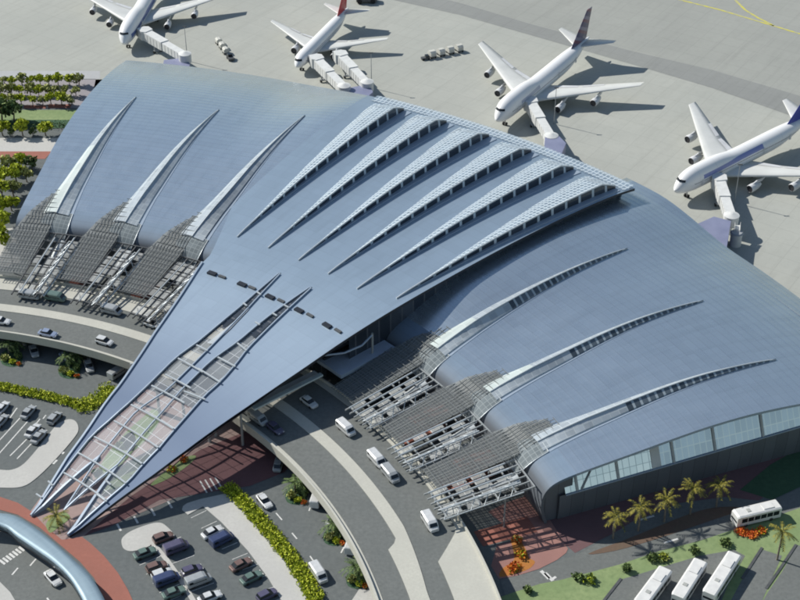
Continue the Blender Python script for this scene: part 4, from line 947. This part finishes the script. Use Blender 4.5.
for a in (
    (30, 296, 'T', 'van', 'silver', 'silver van under the end of the leftmost canopy, left of a silver-green van', DZ, G1),
    (56, 298, 'T', 'van', 'green', 'grey-green van right of the silver van below the leftmost canopy', DZ, G1),
    (112, 311, 'T', 'van', 'silver', 'silver van stopped under the second canopy of the left wing', DZ, G1),
    (152, 324, 'T', 'sedan', 'white', 'white car under the left wing canopy nearest the central roof', DZ, G1),
    (1, 321, 'T', 'sedan', 'white', 'white car cut by the left picture edge on the elevated road', DZ, G1),
    (48, 333.5, 'T', 'sedan', 'pale_blue', 'pale blue car alone on the outer lanes of the elevated road', DZ, G1),
    (104.5, 341.5, 'T', 'sedan', 'white', 'white car on the outer lanes of the elevated road near the pointed tail', DZ, G1),
    (309, 402, 'T', 'sedan', 'white', 'white car in the central roof shadow at the curb', DZ, G1),
    (346, 429, 'T', 'van', 'white', 'white van at the curb by the first right-wing canopy', DZ, G1),
    (377, 460, 'T', 'van', 'white', 'white van parked just behind a silver van at the right-wing curb', DZ, G1),
    (390.5, 475, 'T', 'van', 'silver', 'silver van just ahead of a white van at the right-wing curb', DZ, G1),
    (430, 523, 'T', 'van', 'white', 'white van stopped at the last right-wing canopy near the widening pavement', DZ, G1),
    (258, 419, 'T', 'van', 'silver', 'silver van in deep shade where the road passes under the central roof', DZ, G1),
    (275, 428, 'T', 'sedan', 'purple', 'dark purple car in the shade beside a silver van under the central roof', DZ, G1),
    (2, 408, UR, 'sedan', 'white', 'white car at the top left corner of the striped bays', 0, G2),
    (1, 421, UR, 'sedan', 'silver', 'silver car at the left edge below another white car in the striped bays', 0, G2),
    (28.5, 412, UR, 'sedan', 'silver', 'silver car alone in the middle of the striped bays', 0, G2),
    (54.5, 418, UR, 'sedan', 'silver', 'silver car nearest the rounded top of the pale island', 0, G2),
    (33, 430.5, UR, 'sedan', 'white', 'white car touching a silver car beside the long pale island', 0, G2),
    (39, 436.5, UR, 'sedan', 'silver', 'silver car just below a white car beside the long pale island', 0, G2),
    (53, 578, (7, 8), 'sedan', 'white', 'white car driving inside the blue curved walkway roof', 0, None),
    (163, 537.5, (24, -9), 'sedan', 'brown', 'brown car topmost right of the kerb spine', 0, G3),
    (176.5, 548, (24, -9), 'van', 'purple', 'purple van second from the top right of the kerb spine', 0, G3),
    (192, 570.5, (24, -9), 'sedan', 'purple', 'dark purple car third from the top right of the kerb spine', 0, G3),
    (198.5, 581, (24, -9), 'van', 'silver', 'silver van fourth from the top right of the kerb spine', 0, G3),
    (210, 597, (24, -9), 'sedan', 'white', 'white car at the bottom edge right of the kerb spine', 0, G3),
    (145, 553, (24, -9), 'sedan', 'green', 'grey-green car topmost left of the kerb spine', 0, G3),
    (156.5, 567, (24, -9), 'sedan', 'brown', 'brown car second from the top left of the kerb spine', 0, G3),
    (167, 580, (24, -9), 'van', 'blue', 'dark blue van left of the kerb spine', 0, G3),
    (162, 574, (24, -9), 'sedan', 'white', 'white car squeezed between a brown car and a blue van left of the kerb spine', 0, G3),
    (174, 592.5, (24, -9), 'sedan', 'green', 'grey-green car at the bottom edge left of the kerb spine', 0, G3),
    (212.5, 532, (18, -9), 'sedan', 'white', 'white car topmost in the row along the pale island below the lime hedge', 0, G3),
    (222, 540, (18, -9), 'van', 'blue', 'bright dark-blue van in the row along the pale island below the lime hedge', 0, G3),
    (241, 564.5, (18, -9), 'sedan', 'brown', 'brown car in the row along the pale island below the lime hedge', 0, G3),
    (251.5, 577.5, (18, -9), 'sedan', 'green', 'grey-green car in the row along the pale island below the lime hedge', 0, G3),
    (267, 595, (18, -9), 'sedan', 'purple', 'purple car at the bottom edge in the row below the lime hedge', 0, G3),
    (264.5, 501, (9, 11), 'sedan', 'white', 'white car driving on the lane right of the lime hedge, upper of two', 0, None),
    (318.5, 574, (8, 12), 'van', 'white', 'white van driving on the lane right of the lime hedge near its bottom end', 0, None),
    (278.5, 464, (3, -12), 'sedan', 'silver', 'silver car in the shade of the road, above the first planted island', 0, G4),
    (300, 481, (10, -8), 'sedan', 'silver', 'silver car behind the first planted island beside the elevated road', 0, G4),
    (317, 499, (5, -14), 'van', 'white', 'white van between the first and second planted islands', 0, G4),
    (336, 519, (10, -8), 'sedan', 'white', 'white car behind the second planted island beside the elevated road', 0, G4),
    (352, 545, (5, -14), 'van', 'white', 'white van between the second and third planted islands', 0, G4),
    (366, 565, (10, -8), 'sedan', 'silver', 'silver car behind the third planted island beside the elevated road', 0, G4),
    (34, 351, (4, 12), 'sedan', 'silver', 'silver car beside the left planted island under the elevated road', 0, G4),
    (67, 357, (10, 8), 'sedan', 'pale_blue', 'pale blue car behind the right-hand planted island at the left', 0, G4),
    (89, 366, (4, 12), 'sedan', 'silver', 'silver car right of the right-hand planted island at the left', 0, G4),
    (118, 373, (12, -8), 'van', 'silver', 'silver van in shade next to the pointed tail under the elevated road', 0, G4)):
    car(*a)
def bus(label, a, c, z=0.0, grp=None):
    A = at(*a, 3.0); Cc = at(*c, 3.0); L = hypot(Cc[0]-A[0], Cc[1]-A[1]); rz = atan2(A[1]-Cc[1], A[0]-Cc[0])
    t_ = thing('bus', label, 'bus', ((A[0]+Cc[0])/2, (A[1]+Cc[1])/2, z), rz, grp); t_.scale = (1, 1.28, 1.12); h = L/2
    q = loft([box_sec(x, w, .35, zt, .2) for x, w, zt in ((-h, 1.12, 2.9), (-h+.2, 1.25, 3.1), (h-.5, 1.25, 3.1), (h, 1.15, 2.85))]); q.build('body', 'bus_white', t_, True)
    for s_ in (1, -1):
        q = MB(); n_ = 6; st = (L-1.6)/n_
        for i_ in range(n_): x0 = -h+.7+i_*st; q.quad((x0, s_*1.256, 1.35), (x0+st-.16, s_*1.256, 1.35), (x0+st-.16, s_*1.256, 2.45), (x0, s_*1.256, 2.45))
        q.build('side_window', 'car_glass', t_, True)
    q = MB(); q.quad((h+.012, -1.0, 1.2), (h+.012, 1.0, 1.2), (h-.02, .95, 2.6), (h-.02, -.95, 2.6)); q.build('windscreen', 'car_glass', t_, True)
    q = MB(); q.quad((-h-.012, -.9, 1.5), (-h-.012, .9, 1.5), (-h-.012, .85, 2.5), (-h-.012, -.85, 2.5)); q.build('rear_window', 'car_glass', t_, True)
    MB().box((-h*.45, 0, 3.18), (2.6, 1.5, .2)).build('roof_unit', 'bus_white', t_, True); MB().box((h*.4, 0, 3.14), (.9, .8, .12)).build('roof_hatch', 'cart_grey', t_, True)
    for x in (-h*.55, h*.6):
        for y in (-1.1, 1.1): MB().tube((x, y-.15, .48), (x, y+.15, .48), .48, .48, 12).build('wheel', 'rubber', t_, True)
bus('white bus on the dark road behind the orange flower bed', (735, 515), (779, 504.5))
bus('leftmost of three white buses parked side by side on the lawn edge', (640, 604), (666, 569), grp='three parked buses')
bus('middle of three white buses parked side by side', (678, 597), (701, 561), grp='three parked buses')
bus('rightmost of three white buses parked side by side, casting a broad shadow', (709, 594), (735, 554), grp='three parked buses')
# ------------------------------------------------------------------ blue curved walkway roof at the bottom left
outer = smoothpts([at(u, v, 4.2) for u, v in ((-40, 511), (0, 513), (18, 517), (37, 529), (55, 543), (73, 559), (88, 573), (99, 589), (107, 605), (116, 630))], 4)
inner = smoothpts([at(u, v, 4.2) for u, v in ((-45, 521), (0, 525), (18, 537), (37, 550), (55, 563), (70, 578), (81, 596), (86, 608), (91, 622), (98, 645))], 4)
wr = thing('walkway_roof', 'curved blue metal walkway roof sweeping round the road in the bottom left corner', 'walkway roof', (outer[12][0], outer[12][1], 0))
q = MB()
rows = []
for o_, i_ in zip(outer, inner):
    rows.append([tuple(o_[k]+(i_[k]-o_[k])*f+(h if k == 2 else 0) for k in range(3)) for f, h in ((0, -.7), (0, 0), (.25, .07), (.5, .1), (.75, .07), (1, 0), (1, -1.5))])
q.grid([r[::-1] for r in rows], 0, True); q.grid([[r[0], (r[6][0], r[6][1], r[0][2])] for r in rows], 1, False)
q.build('roof', ['ring_metal' if 'ring_metal' in M else 'central_roof_metal', 'roof_underside'], wr)
q = MB()
for r, r2 in zip(rows, rows[1:]): q.quad((r[6][0], r[6][1], r[6][2]-.5), (r2[6][0], r2[6][1], r2[6][2]-.5), (r2[5][0], r2[5][1], r2[5][2]-.2), (r[5][0], r[5][1], r[5][2]-.2))
q.build('fascia', 'dark_fascia', wr)
for k_ in range(2, len(rows)-1, 3):
    p = [rows[k_][0][j]*.8+rows[k_][6][j]*.2 for j in range(2)]
    MB().tube((p[0], p[1], 0), (p[0], p[1], 3.6), .16, .16, 8).build('post', 'steel_dark', wr)
# ------------------------------------------------------------------ vegetation
LIME = ['leaf_lime', 'leaf_lime_light', 'leaf_lime_dark']; GRN = ['leaf_green', 'leaf_green_light', 'leaf_green_dark']; OLV = ['leaf_olive', 'leaf_olive_light', 'leaf_olive_dark']
def hedge(label, pts, w, h, mats, dens=80):
    P_ = [p[:2] for p in px(pts)]; q = MB(); rn = random.Random(len(pts)*7+int(P_[0][0]))
    for a, c in zip(P_, P_[1:]):
        L = hypot(c[0]-a[0], c[1]-a[1]); n_ = max(1, int(L/1.1))
        for i_ in range(n_):
            f = (i_+rn.random()*.6)/n_; x, y = a[0]+(c[0]-a[0])*f, a[1]+(c[1]-a[1])*f
            for s_ in (-.5, .5):
                dx, dy = -(c[1]-a[1])/L*w*s_*.6, (c[0]-a[0])/L*w*s_*.6; r_ = w*.42*rn.uniform(.8, 1.2)
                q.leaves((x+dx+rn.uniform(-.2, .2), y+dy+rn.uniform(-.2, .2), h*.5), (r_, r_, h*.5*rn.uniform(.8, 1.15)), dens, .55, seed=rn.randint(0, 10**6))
    q.add([(p[0], p[1], .04) for p in ribbon(P_, w*.8)], [tuple(range(2*len(P_)))], 2)
    o = q.build('hedge', mats); return tag(o, label, 'hedge')
hedge('bright lime double hedge along the lane in the bottom car park', [(227, 488), (240, 500), (256, 517), (274, 538), (290, 558), (304, 578), (316, 600), (322, 610)], 3.2, 1.3, LIME)
hedge('yellow-green hedge above the striped bays at the left', [(-10, 385), (8, 389), (25, 393), (45, 397), (62, 401), (80, 406)], 2.6, 1.3, LIME)
hedge('yellow-green shrub mass beside the pointed tail at the left', [(78, 407), (90, 407), (98, 400), (106, 393), (114, 387)], 4.6, 1.6, LIME)
hedge('dark clipped hedge beyond the lawn at the far left', [(-30, 127), (10, 127), (40, 127), (72, 126)], 3.5, 1.8, ['leaf_green_dark', 'leaf_green', 'leaf_green_dark'], 16)
# planted islands: each shrub its own thing
SHR = {}
def shrub(u, v, r_, h, mats, label, cat='shrub', grp=None, name='shrub', seed=0):
    p = at(u, v); q = MB(); rn = random.Random(seed+int(u*7+v*3))
    for _ in range(5):
        a = rn.random()*6.28; d = r_*.27*rn.random()
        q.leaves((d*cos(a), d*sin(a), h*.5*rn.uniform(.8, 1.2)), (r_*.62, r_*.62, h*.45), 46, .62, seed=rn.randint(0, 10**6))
    o = q.build(name, mats); o.location = (p[0], p[1], 0); return tag(o, label, cat, grp)
for (u, v, cl, where) in ((297, 496, 0, 'topmost right-hand island'), (335, 537, 1, 'middle right-hand island'), (358, 580, 2, 'bottom right-hand island'), (12, 358, 3, 'far left planted island'), (70, 370, 4, 'planted island left of the pointed tail')):
    sheet('planted_island', [p[:2] for p in closed_smooth(P2([(u-11, v-4), (u-2, v-9), (u+9, v-6), (u+10, v+4), (u+2, v+9), (u-10, v+6)]), 3)], 'dark_lawn', .05)
    shrub(u-6, v+2, 2.1, 1.7, OLV, 'light olive shrub at the left of the '+where, grp='shrubs on planted islands', seed=1)
    shrub(u+2, v-5, 2.0, 2.4, GRN, 'dark green shrub at the back of the '+where, grp='shrubs on planted islands', seed=2)
    shrub(u+7, v+0, 1.7, 1.9, GRN, 'green shrub at the right of the '+where, grp='shrubs on planted islands', seed=3)
    shrub(u+1, v+5, 1.5, 1.1, LIME, 'lime shrub at the front of the '+where, grp='shrubs on planted islands', seed=4)
    shrub(u+7, v+7, 1.0, .8, ['petal_red', 'petal_orange', 'leaf_olive'], 'red flowering shrub at the front corner of the '+where, grp='shrubs on planted islands', seed=5)
for u, v, r_, h, m_, lb in ((578, 579, 2.2, 1.6, GRN, 'round green shrub at the left of the lawn near the crossing'), (590, 581, 2.6, 1.6, ['leaf_green', 'leaf_lime', 'leaf_green_dark'], 'wide yellow-green shrub next to the round shrub on the lawn'), (626, 572, 1.8, 2.4, GRN, 'small upright green shrub above the left bus bay'), (653, 560, 2.8, 1.5, GRN, 'low spreading shrub behind the leftmost parked bus'), (664, 559, 2.2, 1.2, ['leaf_olive', 'leaf_lime', 'leaf_green_dark'], 'olive shrub at the right of the spreading shrub behind the leftmost bus'), (695, 553, 2.0, 2.4, GRN, 'green shrub behind the middle parked bus'), (725, 545, 2.4, 1.6, GRN, 'green shrub behind the rightmost parked bus'), (528, 592, 1.6, 1.8, GRN, 'small dark shrub at the left tip of the lawn'), (757, 536, .1, .1, GRN, None)):
    if lb: shrub(u, v, r_, h, m_, lb, seed=9)
for u, v, r_, m_, lb in ((742, 533, 2.4, ['petal_red', 'petal_orange', 'petal_red'], 'red-orange flower clump left of the young palm behind the bus'), (752, 536, 2.6, ['petal_red', 'petal_orange', 'petal_red'], 'red flower clump in the middle of the orange bed'), (762, 532, 2.2, ['petal_orange', 'petal_red', 'leaf_lime'], 'orange flower clump nearest the young palm by the bus')): shrub(u, v, r_, .9, m_, lb, 'flowers', None, 'flower_clump', 3)
shrub(521, 556, 2.2, 1.4, ['petal_orange', 'leaf_lime', 'petal_red'], 'orange planting in the middle of the red forecourt', 'flowers', None, 'flower_clump', 4)
shrub(517, 541, 1.8, 1.6, ['petal_orange', 'leaf_olive', 'petal_red'], 'orange and green planting at the top of the red forecourt', 'flowers', None, 'flower_clump', 5)
shrub(515, 569, 2.6, 1.0, ['petal_orange', 'petal_red', 'leaf_lime'], 'orange planting at the lower edge of the red forecourt', 'flowers', None, 'flower_clump', 6)
for u, v, lb in ((88, 482, 'green shrub inside the glazed tail between its middle and right fingers'), (97, 474, 'green shrub higher up under the glazed tail'), (120, 447, 'pale green planting under the glass of the pointed tail')): shrub(u, v, 1.9, 1.4, GRN, lb, seed=12)
shrub(172, 470, 2.0, 1.0, ['leaf_lime', 'leaf_olive', 'petal_red'], 'flowering shrub in the shade right of the pointed tail', seed=13); shrub(184, 461, 1.8, 1.0, ['petal_red', 'petal_orange', 'leaf_olive'], 'red flowering shrub in the shade right of the pointed tail', seed=14)
# trees
def tree_mesh(seed, h, cr, mats, n=300, leafs=.85):
    rn = random.Random(seed); tr_ = MB(); th = h-cr*1.5
    tr_.tube((0, 0, 0), (rn.uniform(-.2, .2), rn.uniform(-.2, .2), th), cr*.09, cr*.06, 7)
    cl = []
    for k in range(5):
        a = k*1.26+rn.random(); d = cr*.55
        p = (d*cos(a), d*sin(a), th+cr*rn.uniform(.3, 1.0)); cl.append(p); tr_.tube((0, 0, th*.9), p, cr*.05, cr*.02, 5)
    cl.append((0, 0, th+cr*1.05))
    cr_ = MB()
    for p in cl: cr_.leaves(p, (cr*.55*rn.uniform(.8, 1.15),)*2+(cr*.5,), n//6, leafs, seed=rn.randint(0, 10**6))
    return tr_, cr_
TP = {}
def tree(u, v, kind, label, sc=1.0, grp=None, name='tree'):
    p = at(u, v)
    if kind not in TP:
        mats = {'o': OLV, 'g': GRN, 'l': LIME}[kind[0]]; a, c = tree_mesh(hash(kind[1]) % 97 if False else ord(kind[1]), 4.4, 2.0, mats)
        t_ = thing(name, label, 'tree', p)
        a.build('trunk', 'bark', t_, True); c.build('crown', mats, t_, True); TP[kind] = t_; o = t_
    else: o = copy_tree(TP[kind])
    o.location = p; o.rotation_euler = (0, 0, random.random()*6.28); o.scale = (sc, sc, sc*random.uniform(.9, 1.15)); o['label'] = label
    if grp: o['group'] = grp
    return o
ordn = ['first', 'second', 'third', 'fourth', 'fifth', 'sixth', 'seventh', 'eighth', 'ninth', 'tenth']
kinds = ['oa', 'gb', 'oc', 'ld', 'oe']
for row, (v, us, nm) in enumerate(((85.5, [4, 13, 22, 31, 41, 50, 59, 69, 79], 'back row by the pale service road'), (96, [2, 11, 20, 30, 38, 47, 56, 65, 75], 'middle row of the far left car park'), (105, [4, 14, 21, 33, 42, 52, 62, 69], 'front row by the red beds'))):
    for i_, u in enumerate(us):
        k_ = 'ld' if (row == 1 and i_ == 2) or (row == 2 and i_ == 2) else random.choice(['oa', 'lf', 'oe', 'oc', 'ld'])
        tree(u+random.uniform(-1, 1), v+random.uniform(-.8, .8), k_, '%s small tree from the left, %s' % (ordn[i_], nm), random.uniform(.85, 1.2), 'small trees in the far left car park')
for u, lb in ((-14, 'yellow-green round tree at the left edge before the dark hedge'), (3, 'leftmost lime tree in the row of three before the dark hedge'), (23, 'middle lime tree of the row of three before the dark hedge'), (46, 'rightmost lime tree of the row of three, nearest the roof')): 
    if u > -10: tree(u, 136, 'lf', lb, 1.35, 'lime trees before the dark hedge')
for u, lb in ((33, 'dark low tree between lime trees before the dark hedge'), (12, 'dark low tree left of the middle lime tree')): tree(u, 136, 'gb', lb, .7)
for u, v, s_, lb in ((2, 120, 1.9, 'large dark tree casting shade on the lawn at the far left edge'), (14, 121, 1.7, 'large dark tree right of another on the far left lawn')): tree(u, v, 'gh', lb, s_)
for i_, (u, v, s_, k_) in enumerate(((10, 171, .95, 'oa'), (22, 168, .9, 'lf'), (32, 170, .8, 'gb'), (5, 184, 1.0, 'lf'), (17, 183, 1.0, 'lf'), (27, 182, .8, 'oc'), (3, 199, 1.0, 'ld'), (14, 197, 1.0, 'oe'), (2, 214, 1.05, 'ld'), (12, 211, .9, 'lf'), (4, 229, 1.0, 'lf'), (1, 244, 1.0, 'ld'), (7, 249, .7, 'lf'))):
    lbs = ['olive tree at the top left of the clump beside the left roof edge', 'lime tree at the top of the clump beside the left roof edge', 'dark green tree touching the left roof edge below the red path', 'lime tree at the left edge, second row of the roadside clump', 'bright lime tree in the middle of the roadside clump second row', 'olive tree close to the left roof edge, second row of the clump', 'yellow-lime tree at the left picture edge, third row of the clump', 'pale olive tree beside the roof edge, third row of the clump', 'yellow-lime tree at the left picture edge, fourth row of the clump', 'small lime tree beside the roof edge, fourth row of the clump', 'lime tree alone in the fifth row of the roadside clump', 'yellow-lime tree lowest at the left picture edge', 'small lime tree lowest beside the left canopy']
    tree(u, v, k_, lbs[i_], s_*1.45, 'trees beside the left roof edge')
# palms
def palm(u, v, h, label, young=False, seed=0, grp=None, mats=('frond', 'frond_dark')):
    rn = random.Random(seed); p = at(u, v); h *= 1.25; t_ = thing('palm_tree', label, 'palm tree', p, 0, grp)
    q = MB(); pts = [(0, 0, 0), (.05*h*rn.uniform(-.3, .3), .03*h*rn.uniform(-1, 1), h*.5), (.06*h*rn.uniform(-.4, .4), .03*h*rn.uniform(-1, 1), h)]
    pts = smoothpts(pts, 4)
    for i_, (a, c) in enumerate(zip(pts, pts[1:])): q.tube(a, c, .26-.012*i_, .26-.012*(i_+1), 8)
    q.build('trunk', 'palm_bark', t_, True)
    top = pts[-1]; q = MB(); n_ = 17
    for k in range(n_):
        az = 2*pi*k/n_+rn.uniform(-.2, .2); el = rn.choice((.9, .55, .25, .0)); L = rn.uniform(2.8, 3.7)
        P_ = []
        for s_ in range(7):
            f = s_/6; P_.append((top[0]+cos(az)*L*f*cos(el*.6), top[1]+sin(az)*L*f*cos(el*.6), top[2]+L*(f*sin(el)-.62*f*f*(1.1-.3*el))))
        sx, sy = -sin(az), cos(az)
        for s_ in range(6):
            for sg in (1, -1):
                a, c = P_[s_], P_[s_+1]; w = .62*(1-abs(s_/6-.4)*.9)
                for m_ in (0, .5):
                    b0_ = [a[j]+(c[j]-a[j])*m_ for j in range(3)]; b1_ = [a[j]+(c[j]-a[j])*(m_+.42) for j in range(3)]
                    e_ = [b1_[0]+sg*sx*w+(c[0]-a[0])*.5, b1_[1]+sg*sy*w+(c[1]-a[1])*.5, b1_[2]-w*.35]
                    q.add([b0_, b1_, e_], [(0, 1, 2)], 0 if rn.random() < .62 else 1)
    q.build('crown', list(mats), t_, True)
G5 = 'row of five palms on the brown bed'
palm(613, 538.5, 5.6, 'leftmost palm of the row of five on the brown bed', seed=1, grp=G5); palm(638, 531, 6.0, 'second palm from the left in the row on the brown bed', seed=2, grp=G5); palm(664, 522, 5.6, 'third and middle palm of the row on the brown bed', seed=3, grp=G5); palm(690, 514.5, 6.6, 'fourth palm from the left in the row on the brown bed', seed=4, grp=G5); palm(716, 507.5, 5.4, 'rightmost palm of the row of five, nearest the bus', seed=5, grp=G5)
for k_, (u, v, wh) in enumerate(((295, 493, 'topmost right-hand island'), (333, 534, 'middle right-hand island'), (356, 577, 'bottom right-hand island'), (9, 353, 'far left planted island'), (68, 366, 'planted island left of the pointed tail'))):
    palm(u, v, 2.6, 'spreading green palm on the left of the '+wh, seed=20+k_, grp='green palms on planted islands', mats=('leaf_green', 'leaf_green_dark')); palm(u+7, v-3, 2.2, 'green palm at the back right of the '+wh, seed=30+k_, grp='green palms on planted islands', mats=('leaf_green_light', 'leaf_green_dark'))
palm(777, 560, 7.0, 'tall palm on the lawn strip right of the red flower clumps', seed=6)
palm(58, 524, 2.2, 'young spreading palm on the plaza between the finger tips', seed=7)
# ------------------------------------------------------------------ camera, light, world
cd = bpy.data.cameras.new('camera'); cam = bpy.data.objects.new('camera', cd); col.objects.link(cam)
cam.location = (0, 0, CH); cam.rotation_euler = (pi/2-CP, 0, 0)
cd.sensor_width = 36; cd.lens = CF/800*36; cd.clip_start = 1; cd.clip_end = 8000
scene.camera = cam
EL = R(39.5); sd = (-.88, .475)            # towards the sun
sl = bpy.data.lights.new('sun', 'SUN'); sl.energy = 5.0; sl.angle = R(.5); sl.color = (1.0, .96, .88)
so = bpy.data.objects.new('sun', sl); col.objects.link(so)
az = atan2(sd[0], sd[1])                  # clockwise from +Y
so.rotation_euler = (pi/2-EL, 0, pi-az)
w = bpy.data.worlds.new('World'); scene.world = w; w.use_nodes = True
nt = w.node_tree; sky = nt.nodes.new('ShaderNodeTexSky'); sky.sky_type = 'NISHITA'; sky.sun_disc = False
sky.sun_elevation = EL; sky.sun_rotation = az; sky.altitude = 100; sky.air_density = 1.4; sky.dust_density = .6; sky.ozone_density = 1.0
nt.links.new(sky.outputs[0], nt.nodes['Background'].inputs[0]); nt.nodes['Background'].inputs[1].default_value = .085
scene.cycles.filter_width = 1.9
scene.view_settings.view_transform = 'Standard'; scene.view_settings.look = 'None'; scene.view_settings.exposure = 0
